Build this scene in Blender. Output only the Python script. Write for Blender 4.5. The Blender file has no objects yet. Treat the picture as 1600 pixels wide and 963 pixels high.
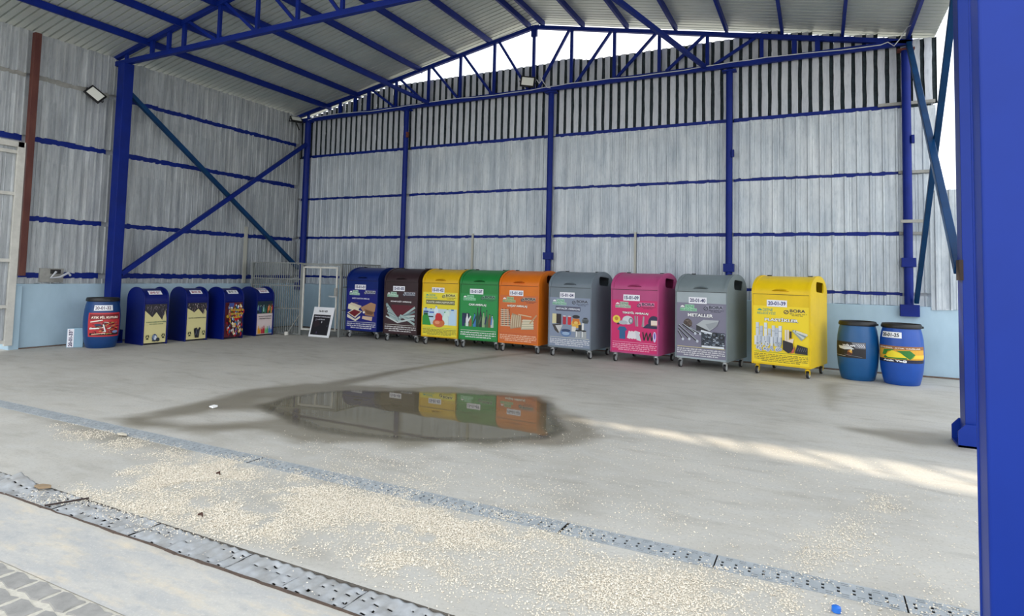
import bpy, bmesh, math, random
import numpy as np
import mathutils
from mathutils import Vector, Matrix
random.seed(7)
rng = np.random.default_rng(11)
S = bpy.context.scene
COL = S.collection
R = math.radians

# ------------------------------------------------------------------ camera, sky, sun, exposure
F_PX, CX, CY = 960.18, 796.73, 373.62
PITCH, YAW, ROLL = 0.0578, 0.4659, 0.0239
CAM = Vector((12.637, -12.509, 1.55))

def cam_axes():
    def world(x, y, z):                       # camera ray (x right, y forward, z up) -> world
        cr, sr = math.cos(ROLL), math.sin(ROLL)
        x, z = cr*x - sr*z, sr*x + cr*z
        cp, sp = math.cos(PITCH), math.sin(PITCH)
        y, z = cp*y - sp*z, sp*y + cp*z
        c, s = math.cos(YAW), math.sin(YAW)
        return Vector((c*x - s*y, s*x + c*y, z))
    return world(1, 0, 0), world(0, 1, 0), world(0, 0, 1)

cd = bpy.data.cameras.new('camera')
cam = bpy.data.objects.new('camera', cd)
COL.objects.link(cam)
ax_r, ax_f, ax_u = cam_axes()
m = Matrix.Identity(4)
for i in range(3):
    m[i][0] = ax_r[i]; m[i][1] = ax_u[i]; m[i][2] = -ax_f[i]; m[i][3] = CAM[i]
cam.matrix_world = m
cd.sensor_fit = 'HORIZONTAL'; cd.sensor_width = 36
cd.lens = F_PX/1600*36
cd.shift_x = (800 - CX)/1600
cd.shift_y = (CY - 481.5)/1600
cd.clip_start = 0.05; cd.clip_end = 400
S.camera = cam

wd = bpy.data.worlds.new('sky'); S.world = wd; wd.use_nodes = True
nt = wd.node_tree; nt.nodes.clear()
out = nt.nodes.new('ShaderNodeOutputWorld'); bg = nt.nodes.new('ShaderNodeBackground')
tc = nt.nodes.new('ShaderNodeTexCoord'); sx = nt.nodes.new('ShaderNodeSeparateXYZ')
mr = nt.nodes.new('ShaderNodeMapRange'); mr.inputs['From Min'].default_value = 0.0; mr.inputs['From Max'].default_value = 0.9
cr_ = nt.nodes.new('ShaderNodeValToRGB')
cr_.color_ramp.elements[0].color = (0.93, 0.97, 1.0, 1); cr_.color_ramp.elements[1].color = (0.72, 0.85, 1.0, 1)
cl = nt.nodes.new('ShaderNodeTexNoise'); cl.inputs['Scale'].default_value = 2.2; cl.inputs['Detail'].default_value = 5
clr = nt.nodes.new('ShaderNodeMapRange'); clr.inputs['From Min'].default_value = 0.42; clr.inputs['From Max'].default_value = 0.62
mx = nt.nodes.new('ShaderNodeMixRGB'); mx.inputs['Color2'].default_value = (1.0, 1.0, 1.0, 1)
L = nt.links.new
L(tc.outputs['Generated'], sx.inputs[0]); L(sx.outputs['Z'], mr.inputs['Value']); L(mr.outputs[0], cr_.inputs['Fac'])
L(tc.outputs['Generated'], cl.inputs['Vector']); L(cl.outputs['Fac'], clr.inputs['Value']); L(clr.outputs[0], mx.inputs['Fac'])
L(cr_.outputs['Color'], mx.inputs['Color1']); L(mx.outputs[0], bg.inputs['Color']); L(bg.outputs[0], out.inputs['Surface'])
bg.inputs['Strength'].default_value = 1.0

sl = bpy.data.lights.new('sun', 'SUN'); sl.energy = 2.3; sl.angle = R(0.9); sl.color = (1.0, 0.86, 0.66)
sun = bpy.data.objects.new('sun', sl); COL.objects.link(sun)
sun.rotation_euler = Vector((6.7, -6.25, -6.38)).to_track_quat('-Z', 'Y').to_euler()
sun.location = (-10, 12, 15)

S.view_settings.view_transform = 'Standard'; S.view_settings.look = 'None'
S.view_settings.gamma = 1.0; S.view_settings.use_curve_mapping = False
S.view_settings.exposure = 1.22

# ------------------------------------------------------------------ materials
def lin(c):
    return tuple(((v/255)/12.92 if v/255 <= 0.04045 else ((v/255+0.055)/1.055)**2.4) for v in c)
MATS = {}
def mat(name, rgb, rough=0.5, metal=0.0, spec=0.5, vary=0.0, scale=4.0, stretch=None, bump=0.0, rgb2=None, coat=0.0, lo=0.35, hi=0.65, detail=5):
    if name in MATS: return MATS[name]
    M = bpy.data.materials.new(name); M.use_nodes = True
    n = M.node_tree.nodes; l = M.node_tree.links.new
    b = n['Principled BSDF']; c = lin(rgb)
    b.inputs['Base Color'].default_value = (*c, 1); b.inputs['Roughness'].default_value = rough
    b.inputs['Metallic'].default_value = metal; b.inputs['Specular IOR Level'].default_value = spec
    b.inputs['Coat Weight'].default_value = coat
    if vary > 0 or rgb2 or bump > 0:
        t = n.new('ShaderNodeTexCoord'); mp = n.new('ShaderNodeMapping')
        if stretch: mp.inputs['Scale'].default_value = stretch
        ns = n.new('ShaderNodeTexNoise'); ns.inputs['Scale'].default_value = scale; ns.inputs['Detail'].default_value = detail
        ns.inputs['Roughness'].default_value = 0.6
        l(t.outputs['Object'], mp.inputs[0]); l(mp.outputs[0], ns.inputs['Vector'])
        mr = n.new('ShaderNodeMapRange'); mr.inputs['From Min'].default_value = lo; mr.inputs['From Max'].default_value = hi
        l(ns.outputs['Fac'], mr.inputs['Value'])
        mx = n.new('ShaderNodeMixRGB'); l(mr.outputs[0], mx.inputs['Fac'])
        c2 = lin(rgb2) if rgb2 else tuple(v*(1-vary) for v in c)
        mx.inputs['Color1'].default_value = (*c, 1); mx.inputs['Color2'].default_value = (*c2, 1)
        l(mx.outputs[0], b.inputs['Base Color'])
        if bump > 0:
            bp = n.new('ShaderNodeBump'); bp.inputs['Strength'].default_value = bump; bp.inputs['Distance'].default_value = 0.02
            l(ns.outputs['Fac'], bp.inputs['Height']); l(bp.outputs[0], b.inputs['Normal'])
    MATS[name] = M
    return M
def flat(rgb, rough=0.45):
    return mat('print_%d_%d_%d' % tuple(rgb), rgb, rough)

STEEL_BLUE = mat('blue_paint', (2, 34, 126), 0.5, spec=.25, vary=0.22, scale=3)
POST_BLUE = mat('post_blue_paint', (4, 46, 142), 0.42, spec=.3, vary=0.12, scale=1.5, bump=0.02)
TEAL_BLUE = mat('teal_paint', (0, 60, 108), 0.5, spec=.25, vary=0.3, scale=3)
RUST = mat('rust', (120, 62, 48), 0.8, rgb2=(84, 44, 40), scale=12)
BROWN_POST = mat('brown_primer', (80, 38, 34), 0.6, rgb2=(100, 56, 46), scale=6, stretch=(1, 1, .3))
GREY_RAIL = mat('grey_rail', (160, 160, 155), 0.6, vary=0.3, scale=6)
WHITE_FRAME = mat('cream_frame', (210, 209, 202), 0.5, vary=0.15, scale=7)
BAR_GREY = mat('bar_metal', (138, 142, 140), 0.5, metal=0.2, vary=0.2)
BLACK = mat('black_plastic', (20, 20, 22), 0.45)
DARK = mat('dark_gap', (26, 30, 34), 0.8, vary=0.4, scale=20)
CABLE = mat('cable_white', (205, 208, 215), 0.5)
RUBBER = mat('tyre_rubber', (34, 34, 36), 0.6)
ZINC = mat('zinc_plate', (196, 200, 202), 0.4, metal=0.25, vary=0.2, scale=30)

def sheet_mat(name, a, b, c, streak=9.0, metal=0.35, rough=0.45, strip=0.1, var=0.7, bump=0.12, soft=1.0):
    """galvanised sheet: vertical streaks and cloudy patches"""
    M = bpy.data.materials.new(name); M.use_nodes = True
    n = M.node_tree.nodes; l = M.node_tree.links.new; bs = n['Principled BSDF']
    t = n.new('ShaderNodeTexCoord')
    def noise(scale, st, det=6):
        mp = n.new('ShaderNodeMapping'); mp.inputs['Scale'].default_value = st
        ns = n.new('ShaderNodeTexNoise'); ns.inputs['Scale'].default_value = scale; ns.inputs['Detail'].default_value = det
        ns.inputs['Roughness'].default_value = 0.65
        l(t.outputs['Object'], mp.inputs[0]); l(mp.outputs[0], ns.inputs['Vector']); return ns.outputs['Fac']
    s1 = noise(streak, (1, 1, 0.10)); s2 = noise(1.3, (1, 1, 0.8)); s3 = noise(30, (1, 1, 0.25), 3)
    def rng_(s, lo, hi):
        r = n.new('ShaderNodeMapRange'); r.inputs['From Min'].default_value = lo; r.inputs['From Max'].default_value = hi; l(s, r.inputs['Value']); return r.outputs[0]
    m1 = n.new('ShaderNodeMixRGB'); m1.inputs['Color1'].default_value = (*lin(a), 1); m1.inputs['Color2'].default_value = (*lin(b), 1)
    l(rng_(s1, 0.36, 0.64), m1.inputs['Fac'])
    m2 = n.new('ShaderNodeMixRGB'); m2.inputs['Color2'].default_value = (*lin(c), 1)
    mu = n.new('ShaderNodeMath'); mu.operation = 'MULTIPLY'; mu.inputs[1].default_value = 0.5
    l(rng_(s2, 0.4, 0.7), mu.inputs[0]); l(mu.outputs[0], m2.inputs['Fac']); l(m1.outputs[0], m2.inputs['Color1'])
    m3 = n.new('ShaderNodeMixRGB'); m3.blend_type = 'MULTIPLY'; m3.inputs['Color2'].default_value = (1-.20*soft, 1-.18*soft, 1-.16*soft, 1)
    l(rng_(s3, 0.5, 0.75), m3.inputs['Fac']); l(m2.outputs[0], m3.inputs['Color1'])
    sp = n.new('ShaderNodeSeparateXYZ'); l(t.outputs['Object'], sp.inputs[0])
    ad = n.new('ShaderNodeMath'); ad.operation = 'ADD'; l(sp.outputs['X'], ad.inputs[0]); l(sp.outputs['Y'], ad.inputs[1])
    sn = n.new('ShaderNodeMath'); sn.operation = 'SNAP'; sn.inputs[1].default_value = strip; l(ad.outputs[0], sn.inputs[0])
    zs_ = n.new('ShaderNodeMath'); zs_.operation = 'SNAP'; zs_.inputs[1].default_value = 1.15; l(sp.outputs['Z'], zs_.inputs[0])
    cb = n.new('ShaderNodeCombineXYZ'); l(sn.outputs[0], cb.inputs[0]); l(zs_.outputs[0], cb.inputs[1])
    wn = n.new('ShaderNodeTexWhiteNoise'); wn.noise_dimensions = '2D'; l(cb.outputs[0], wn.inputs['Vector'])
    m4 = n.new('ShaderNodeMixRGB'); m4.blend_type = 'MULTIPLY'; m4.inputs['Color2'].default_value = (0.74, 0.76, 0.79, 1)
    mw = n.new('ShaderNodeMath'); mw.operation = 'MULTIPLY'; mw.inputs[1].default_value = var; l(wn.outputs['Value'], mw.inputs[0]); l(mw.outputs[0], m4.inputs['Fac']); l(m3.outputs[0], m4.inputs['Color1'])
    l(m4.outputs[0], bs.inputs['Base Color'])
    bs.inputs['Metallic'].default_value = metal; bs.inputs['Roughness'].default_value = rough
    bp = n.new('ShaderNodeBump'); bp.inputs['Strength'].default_value = bump; bp.inputs['Distance'].default_value = 0.02
    l(s1, bp.inputs['Height']); l(bp.outputs[0], bs.inputs['Normal'])
    MATS[name] = M
    return M
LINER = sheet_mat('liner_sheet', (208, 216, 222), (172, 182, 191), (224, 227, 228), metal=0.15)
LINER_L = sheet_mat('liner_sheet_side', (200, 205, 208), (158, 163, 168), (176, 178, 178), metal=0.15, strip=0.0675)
CLAD = sheet_mat('cladding_sheet', (200, 205, 213), (186, 191, 199), (210, 213, 218), metal=0.1, var=.4)
RIBDARK = mat('dark_rib', (30, 40, 46), 0.85, rgb2=(46, 60, 66), scale=16)  # near-black tone for the recesses of the upper cladding
ROOF = sheet_mat('roof_sheet', (186, 194, 194), (178, 187, 187), (194, 196, 192), streak=1.5, metal=0.3, rough=0.45, var=0.0, bump=0.0, soft=.3)
STUB = mat('pale_blue_plaster', (178, 204, 220), 0.75, rgb2=(164, 190, 206), scale=1.6, bump=0.15, stretch=(1, 1, .5))

# ------------------------------------------------------------------ helpers
class MB:
    def __init__(s): s.v = []; s.f = []; s.mi = []; s.mats = []
    def mid(s, m):
        if m not in s.mats: s.mats.append(m)
        return s.mats.index(m)
    def add(s, vs, fs, m):
        k = len(s.v); s.v += [tuple(p) for p in vs]; i = s.mid(m)
        for f in fs: s.f.append(tuple(k+a for a in f)); s.mi.append(i)
    def box(s, lo, hi, m, M=None):
        x0, y0, z0 = lo; x1, y1, z1 = hi
        vs = [(x0,y0,z0),(x1,y0,z0),(x1,y1,z0),(x0,y1,z0),(x0,y0,z1),(x1,y0,z1),(x1,y1,z1),(x0,y1,z1)]
        if M is not None: vs = [tuple(M @ Vector(p)) for p in vs]
        s.add(vs, [(0,3,2,1),(4,5,6,7),(0,1,5,4),(1,2,6,5),(2,3,7,6),(3,0,4,7)], m)
    def bar(s, a, b, w, h, m, up=(0,0,1)):
        a = Vector(a); b = Vector(b); d = (b-a); n = d.length; d.normalize()
        u = Vector(up); sd = d.cross(u)
        if sd.length < 1e-4: sd = d.cross(Vector((0,1,0)))
        sd.normalize(); u = sd.cross(d).normalized()
        vs = []
        for p in (a, b):
            for i, j in ((-1,-1),(1,-1),(1,1),(-1,1)): vs.append(p + sd*(i*w/2) + u*(j*h/2))
        s.add(vs, [(0,1,2,3),(7,6,5,4),(0,4,5,1),(1,5,6,2),(2,6,7,3),(3,7,4,0)], m)
    def tube(s, pts, r, m, seg=12, cap=True):
        pts = [Vector(p) for p in pts]; rings = []
        prev = None
        for i, p in enumerate(pts):
            d = (pts[min(i+1, len(pts)-1)] - pts[max(i-1, 0)]).normalized()
            if prev is None:
                sd = d.cross(Vector((0,0,1)))
                if sd.length < 1e-3: sd = Vector((1,0,0))
            else: sd = prev - d*prev.dot(d)
            sd.normalize(); prev = sd; u = sd.cross(d)
            rr = r[i] if isinstance(r, (list, tuple)) else r
            rings.append([p + (sd*math.cos(t) + u*math.sin(t))*rr for t in [2*math.pi*k/seg for k in range(seg)]])
        vs = [q for ring in rings for q in ring]; fs = []
        for i in range(len(pts)-1):
            for k in range(seg):
                k2 = (k+1) % seg; fs.append((i*seg+k, (i+1)*seg+k, (i+1)*seg+k2, i*seg+k2))
        if cap: fs.append(tuple(range(seg))); fs.append(tuple((len(pts)-1)*seg + k for k in reversed(range(seg))))
        s.add(vs, fs, m)
    def lathe(s, prof, m, c=(0,0,0), seg=40, cap_b=True, cap_t=False):
        vs = []; fs = []
        for r, z in prof:
            for k in range(seg):
                t = 2*math.pi*k/seg; vs.append((c[0]+r*math.cos(t), c[1]+r*math.sin(t), c[2]+z))
        for i in range(len(prof)-1):
            for k in range(seg):
                k2 = (k+1) % seg; fs.append((i*seg+k, i*seg+k2, (i+1)*seg+k2, (i+1)*seg+k))
        if cap_b: fs.append(tuple(reversed(range(seg))))
        if cap_t: fs.append(tuple((len(prof)-1)*seg+k for k in range(seg)))
        s.add(vs, fs, m)
    def build(s, name, parent=None, bevel=0.0, smooth=False, seg=2, solid=0.0):
        me = bpy.data.meshes.new(name); me.from_pydata(s.v, [], s.f)
        for m in s.mats: me.materials.append(m)
        me.polygons.foreach_set('material_index', s.mi)
        me.update()
        o = bpy.data.objects.new(name, me); COL.objects.link(o)
        if parent: o.parent = parent
        if smooth:
            me.polygons.foreach_set('use_smooth', [True]*len(me.polygons))
            sm = me.attributes.get('sharp_edge')
            bm = bmesh.new(); bm.from_mesh(me)
            for e in bm.edges:
                if len(e.link_faces) == 2 and e.calc_face_angle(0) > R(38): e.smooth = False
            bm.to_mesh(me); bm.free()
        if solid:
            md = o.modifiers.new('thickness', 'SOLIDIFY'); md.thickness = solid; md.offset = 0
        if bevel:
            md = o.modifiers.new('edge', 'BEVEL'); md.width = bevel; md.segments = seg; md.limit_method = 'ANGLE'; md.angle_limit = R(40)
        return o
def one(name, label, cat, mb, group=None, **k):
    o = mb.build(name, **k); o['label'] = label; o['category'] = cat
    if group: o['group'] = group
    return o
def thing(name, label, cat, loc=(0,0,0), rz=0, group=None):
    o = bpy.data.objects.new(name, None); COL.objects.link(o); o.empty_display_size = 0.1
    o.location = loc; o.rotation_euler = (0, 0, rz); o['label'] = label; o['category'] = cat
    if group: o['group'] = group
    return o
def struct(o): o['kind'] = 'structure'; return o

def curve_fill(loops, depth, name='x'):
    """2D outlines (with holes) -> vertices, faces extruded symmetric about z=0"""
    cu = bpy.data.curves.new(name, 'CURVE'); cu.dimensions = '2D'; cu.fill_mode = 'BOTH'; cu.extrude = depth/2
    for lp in loops:
        sp = cu.splines.new('POLY'); sp.points.add(len(lp)-1)
        for p, q in zip(sp.points, lp): p.co = (q[0], q[1], 0, 1)
        sp.use_cyclic_u = True
    o = bpy.data.objects.new(name, cu); COL.objects.link(o)
    dg = bpy.context.evaluated_depsgraph_get(); me = bpy.data.meshes.new_from_object(o.evaluated_get(dg))
    vs = [tuple(v.co) for v in me.vertices]; fs = [tuple(p.vertices) for p in me.polygons]
    bpy.data.objects.remove(o); bpy.data.curves.remove(cu); bpy.data.meshes.remove(me)
    return vs, fs
TXT = {}
def text_geo(txt, bold=0.012):
    """unit-box glyph mesh: x 0..1, y 0..1 plus natural aspect"""
    key = (txt, bold)
    if key in TXT: return TXT[key]
    cu = bpy.data.curves.new('t', 'FONT'); cu.body = txt; cu.size = 1; cu.offset = bold; cu.resolution_u = 3
    o = bpy.data.objects.new('t', cu); COL.objects.link(o)
    dg = bpy.context.evaluated_depsgraph_get(); me = bpy.data.meshes.new_from_object(o.evaluated_get(dg))
    vs = np.array([v.co[:2] for v in me.vertices]) if len(me.vertices) else np.zeros((1, 2)); fs = [tuple(p.vertices) for p in me.polygons]
    bpy.data.objects.remove(o); bpy.data.curves.remove(cu); bpy.data.meshes.remove(me)
    lo = vs.min(0); hi = vs.max(0); d = np.maximum(hi-lo, 1e-6); vs = (vs-lo)/d
    TXT[key] = (vs.tolist(), fs, d[0]/d[1]); return TXT[key]

class Art:
    """flat printed artwork: (u,v) in 0..1, laid on a surface through mp(u,v,h)"""
    def __init__(s, mp): s.mp = mp; s.h = 0.0012; s.b = MB()
    def _n(s): s.h += 0.00022; return s.h
    curved = False
    def poly(s, c, pts):
        if s.curved: return s._poly_curved(c, pts)
        h = s._n(); s.b.add([s.mp(u, v, h) for u, v in pts], [tuple(range(len(pts)))], flat(c))
    def _poly_curved(s, c, pts):
        h = s._n(); V3 = [Vector((p[0], p[1], 0)) for p in pts]; vs = []; fs = []
        def cut(P, ax, val, keep_lo):
            out = []
            for i in range(len(P)):
                a, b = P[i], P[(i+1) % len(P)]; ia = (a[ax] <= val) == keep_lo or a[ax] == val; ib = (b[ax] <= val) == keep_lo or b[ax] == val
                if ia: out.append(a)
                if ia != ib and a[ax] != b[ax]:
                    t = (val-a[ax])/(b[ax]-a[ax]); out.append((a[0]+(b[0]-a[0])*t, a[1]+(b[1]-a[1])*t))
            return out
        for tri in mathutils.geometry.tessellate_polygon([V3]):
            T = [tuple(V3[i][:2]) for i in tri]
            for k in range(16):
                A = cut(cut(T, 0, k/16, False), 0, (k+1)/16, True)
                if len(A) < 3: continue
                for q in range(4):
                    B = cut(cut(A, 1, q/4, False), 1, (q+1)/4, True)
                    if len(B) < 3: continue
                    n0 = len(vs); vs += [s.mp(u, v, h) for u, v in B]; fs.append(tuple(range(n0, n0+len(B))))
        s.b.add(vs, fs, flat(c))
    def rect(s, c, u0, v0, u1, v1, nx=1):
        h = s._n(); vs = []; fs = []
        for i in range(nx+1):
            u = u0+(u1-u0)*i/nx; vs += [s.mp(u, v0, h), s.mp(u, v1, h)]
        for i in range(nx): fs.append((2*i, 2*i+2, 2*i+3, 2*i+1))
        s.b.add(vs, fs, flat(c))
    def ell(s, c, u, v, ru, rv, n=18):
        s.poly(c, [(u+ru*math.cos(2*math.pi*k/n), v+rv*math.sin(2*math.pi*k/n)) for k in range(n)])
    def line(s, c, a, b, w, asp=1.0):
        dx, dy = b[0]-a[0], (b[1]-a[1])*asp; n = math.hypot(dx, dy) or 1
        nx, ny = -dy/n*w/2, dx/n*w/2/asp
        s.poly(c, [(a[0]+nx, a[1]+ny), (a[0]-nx, a[1]-ny), (b[0]-nx, b[1]-ny), (b[0]+nx, b[1]+ny)])
    def text(s, txt, c, u0, v0, u1, v1, bold=0.012, outline=None, ow=0.04):
        if outline:
            s._text(txt, outline, u0-0.004, v0-0.006, u1+0.004, v1+0.004, ow)
        s._text(txt, c, u0, v0, u1, v1, bold)
    def _text(s, txt, c, u0, v0, u1, v1, bold):
        h = s._n(); vs, fs, _ = text_geo(txt, bold)
        s.b.add([s.mp(u0+(u1-u0)*x, v0+(v1-v0)*y, h) for x, y in vs], fs, flat(c))
    def smalltype(s, c, u0, v0, u1, v1, rows, seed=0, outline=None):
        """rows of tiny unreadable print"""
        r = random.Random(seed); rh = (v1-v0)/rows; h = s._n(); vs = []; fs = []
        for i in range(rows):
            ins = 0 if i < rows-1 else (u1-u0)*0.14; u = u0+ins; vb = v1-(i+0.8)*rh
            while u < u1-ins:
                for _ in range(r.randint(3, 9)):
                    w = r.uniform(0.006, 0.011); hh = rh*r.choice((0.42, 0.42, 0.6)); k = len(vs)
                    vs += [s.mp(u, vb, h), s.mp(u+w, vb, h), s.mp(u+w, vb+hh, h), s.mp(u, vb+hh, h)]; fs.append((k, k+1, k+2, k+3)); u += w+0.004
                    if u > u1-ins: break
                u += 0.013
        s.b.add(vs, fs, flat(c))
    def build(s, name, parent): return s.b.build(name, parent)

# ------------------------------------------------------------------ noise for the ground
def vnoise(x, y, seed):
    g = np.random.default_rng(seed).random((256, 256))
    xi = np.floor(x).astype(int); yi = np.floor(y).astype(int); fx = x-xi; fy = y-yi
    fx = fx*fx*(3-2*fx); fy = fy*fy*(3-2*fy); a = xi % 256; b = yi % 256; a1 = (a+1) % 256; b1 = (b+1) % 256
    return (g[a, b]*(1-fx)+g[a1, b]*fx)*(1-fy)+(g[a, b1]*(1-fx)+g[a1, b1]*fx)*fy
def fbm(x, y, seed, o=4):
    s = 0; a = 0.5; t = 0
    for i in range(o): s = s+a*vnoise(x*2**i, y*2**i, seed+i); t += a; a *= 0.5
    return s/t
def sdist(x, y, poly):
    """signed distance, positive inside"""
    p = np.array(poly); n = len(p); d = np.full(x.shape, 1e9); ins = np.zeros(x.shape, bool)
    for i in range(n):
        ax, ay = p[i]; bx, by = p[(i+1) % n]; ex, ey = bx-ax, by-ay
        t = np.clip(((x-ax)*ex+(y-ay)*ey)/(ex*ex+ey*ey+1e-9), 0, 1)
        d = np.minimum(d, np.hypot(x-ax-t*ex, y-ay-t*ey))
        c = ((ay > y) != (by > y)) & (x < (bx-ax)*(y-ay)/(by-ay+1e-12)+ax); ins ^= c
    return np.where(ins, d, -d)
def mask(x, y, poly, soft=0.08, jag=0.12, seed=1, freq=3.0):
    d = sdist(x, y, poly)+(fbm(x*freq, y*freq, seed)-0.5)*2*jag
    return np.clip(d/soft*0.5+0.5, 0, 1)
POLY = {
 'puddle':[(7.0,-7.45),(6.88,-6.9),(7.21,-6.24),(7.88,-5.84),(8.5,-5.58),(9.38,-5.34),(9.68,-5.6),(10.05,-6.25),(10.29,-6.65),(10.26,-6.96),(9.86,-7.37),(9.25,-7.7),(8.64,-7.86),(8.13,-7.85),(7.69,-7.72)],
 'damp':[(6.19,-8.72),(6.34,-8.28),(6.27,-7.53),(6.08,-6.73),(6.34,-6.09),(7.04,-5.86),(8.12,-5.29),(9.39,-5.14),(9.98,-5.74),(10.82,-6.69),(10.6,-7.14),(9.65,-7.72),(8.95,-8.1),(8.45,-8.29),(7.8,-8.22),(7.52,-8.5),(7.1,-8.65)],
 'dryisle':[(6.63,-8.44),(6.78,-7.92),(7.09,-7.61),(7.37,-7.5),(7.52,-7.77),(7.51,-7.97),(7.34,-8.21),(7.07,-8.44)],
 'damp2':[(4.91,-8.95),(5.63,-8.94),(6.19,-8.92),(7.08,-8.93),(7.79,-8.9),(7.86,-9.04),(7.22,-9.16),(6.07,-9.08)],
 'crackdamp':[(6.45,-6.67),(6.60,-5.6),(6.66,-4.61),(6.92,-3.0),(7.17,-2.0),(7.87,-.45),(7.93,-.5),(7.28,-2.0),(7.05,-3.0),(6.86,-4.6),(6.95,-6.0)],
 'damp3':[(12.88,-4.93),(13.36,-4.76),(13.95,-4.57),(13.86,-5.26),(13.51,-5.37),(13.29,-5.24)],
 'stain':[(12.68,-1.88),(12.87,-1.75),(12.89,-2.81),(12.78,-3.93),(12.68,-3.73)],
 'A':[(8.15,-9.71),(8.01,-9.51),(8.21,-9.2),(8.47,-8.99),(8.88,-9.16),(8.98,-9.41),(8.83,-9.65),(8.44,-9.73)],
 'B':[(7.98,-10.15),(7.99,-10.04),(8.33,-9.98),(8.64,-9.9),(9.06,-9.62),(9.6,-9.53),(9.84,-9.81),(9.6,-9.97),(9.21,-10.05),(8.8,-10.06),(8.45,-10.13)],
 'C':[(8.84,-9.24),(9.08,-9.0),(9.63,-9.0),(10.39,-9.0),(11.01,-9.0),(11.32,-9.05),(10.95,-9.35),(10.69,-9.48),(10.19,-9.55),(9.68,-9.55),(9.2,-9.43)],
 'D':[(10.22,-9.66),(10.58,-9.58),(10.96,-9.66),(11.0,-9.78),(10.64,-9.82),(10.38,-9.78)],
 'E':[(11.4,-9.5),(11.55,-9.34),(11.75,-9.04),(12.08,-9.02),(12.55,-9.03),(12.61,-9.22),(11.79,-9.67),(11.49,-9.63)],
 'F':[(6.15,-9.05),(7.19,-9.07),(8.02,-9.06),(8.65,-8.98),(8.82,-9.14),(8.13,-9.19),(7.37,-9.24),(6.4,-9.18)],
 'trail':[(12.51,-8.76),(12.82,-7.9),(13.05,-7.24),(13.02,-7.53),(12.84,-8.21),(12.6,-8.79)],
}
def dust_density(x, y):
    """how thickly the pale wood chips cover the ground, 0..1"""
    d = np.zeros_like(x)
    for k, a in (('A', .95), ('B', .9), ('C', .95), ('D', .8), ('E', .65), ('F', .45), ('trail', .35)):
        d = np.maximum(d, a*mask(x, y, POLY[k], 0.16, 0.13, 31, 4.0))
    br = fbm(x*5, y*5, 77)
    d = d*np.clip((br-0.30)*4.5, 0.08, 1)
    band = np.clip((-8.0-y)/1.2, 0, 1)*np.clip((y+10.0)/0.1, 0, 1)*np.clip((x-8.0)/1.5, 0, 1)
    d = np.maximum(d, 0.16*band*np.clip((fbm(x*3, y*3, 5)-0.35)*4, 0, 1))
    d = np.maximum(d, 0.010*np.clip((x-8)/2, 0, 1))
    return d*np.clip(1-1.3*mask(x, y, POLY['puddle'], .3, 0, 1), 0.0, 1)

DR1 = (-8.97, -8.79); DR2 = (-10.25, -10.03)
# ------------------------------------------------------------------ floor
def floor_part(x0, x1, y0, y1, step, store):
    nx = max(1, int(round((x1-x0)/step))); ny = max(1, int(round((y1-y0)/step)))
    xs = np.linspace(x0, x1, nx+1); ys = np.linspace(y0, y1, ny+1)
    X, Y = np.meshgrid(xs, ys, indexing='ij'); k = store['n']
    store['x'].append(X.ravel()); store['y'].append(Y.ravel())
    i, j = np.meshgrid(np.arange(nx), np.arange(ny), indexing='ij'); a = (i*(ny+1)+j).ravel()+k
    store['f'].append(np.stack([a, a+ny+1, a+ny+2, a+1], 1)); store['n'] += X.size
st = dict(x=[], y=[], f=[], n=0)
floor_part(-0.9, 17.0, DR1[1], 0.1, 0.05, st)
floor_part(-0.9, 17.0, DR2[1], DR1[0], 0.035, st)
floor_part(-0.9, 17.0, -10.74, DR2[0], 0.05, st)
FX = np.concatenate(st['x']); FY = np.concatenate(st['y']); FF = np.concatenate(st['f'])
me = bpy.data.meshes.new('floor'); me.vertices.add(len(FX)); me.loops.add(FF.size); me.polygons.add(len(FF))
damp = mask(FX, FY, POLY['damp'], 0.12, 0.16, 3)
damp = damp*(1-0.9*mask(FX, FY, POLY['dryisle'], 0.12, 0.05, 9))
for k, a in (('damp2', .7), ('crackdamp', .95), ('damp3', .9), ('stain', .7)):
    damp = np.maximum(damp, a*mask(FX, FY, POLY[k], 0.10, 0.03 if k == 'crackdamp' else 0.10, 13))
damp = damp*np.clip(0.45+1.1*fbm(FX*2.5, FY*2.5, 41), 0, 1)
pud = mask(FX, FY, POLY['puddle'], 0.10, 0.07, 21, 2.5)
FZ = -0.006*pud + 0.002*(fbm(FX*1.5, FY*1.5, 15)-0.5)
co = np.stack([FX, FY, FZ], 1).astype(np.float32)
me.vertices.foreach_set('co', co.ravel()); me.loops.foreach_set('vertex_index', FF.ravel().astype(np.int32))
me.polygons.foreach_set('loop_start', (np.arange(len(FF))*4).astype(np.int32)); me.polygons.foreach_set('loop_total', np.full(len(FF), 4, np.int32))
me.update(calc_edges=True); me.validate()
dst = np.clip(dust_density(FX, FY)*1.15, 0, 1)
apron = np.clip((DR2[0]-FY)/0.02, 0, 1)
me.polygons.foreach_set('use_smooth', np.ones(len(FF), bool))
for nm, arr in (('damp', damp), ('dust', dst), ('apron', apron)):
    at = me.attributes.new(nm, 'FLOAT', 'POINT'); at.data.foreach_set('value', arr.astype(np.float32))
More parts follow.
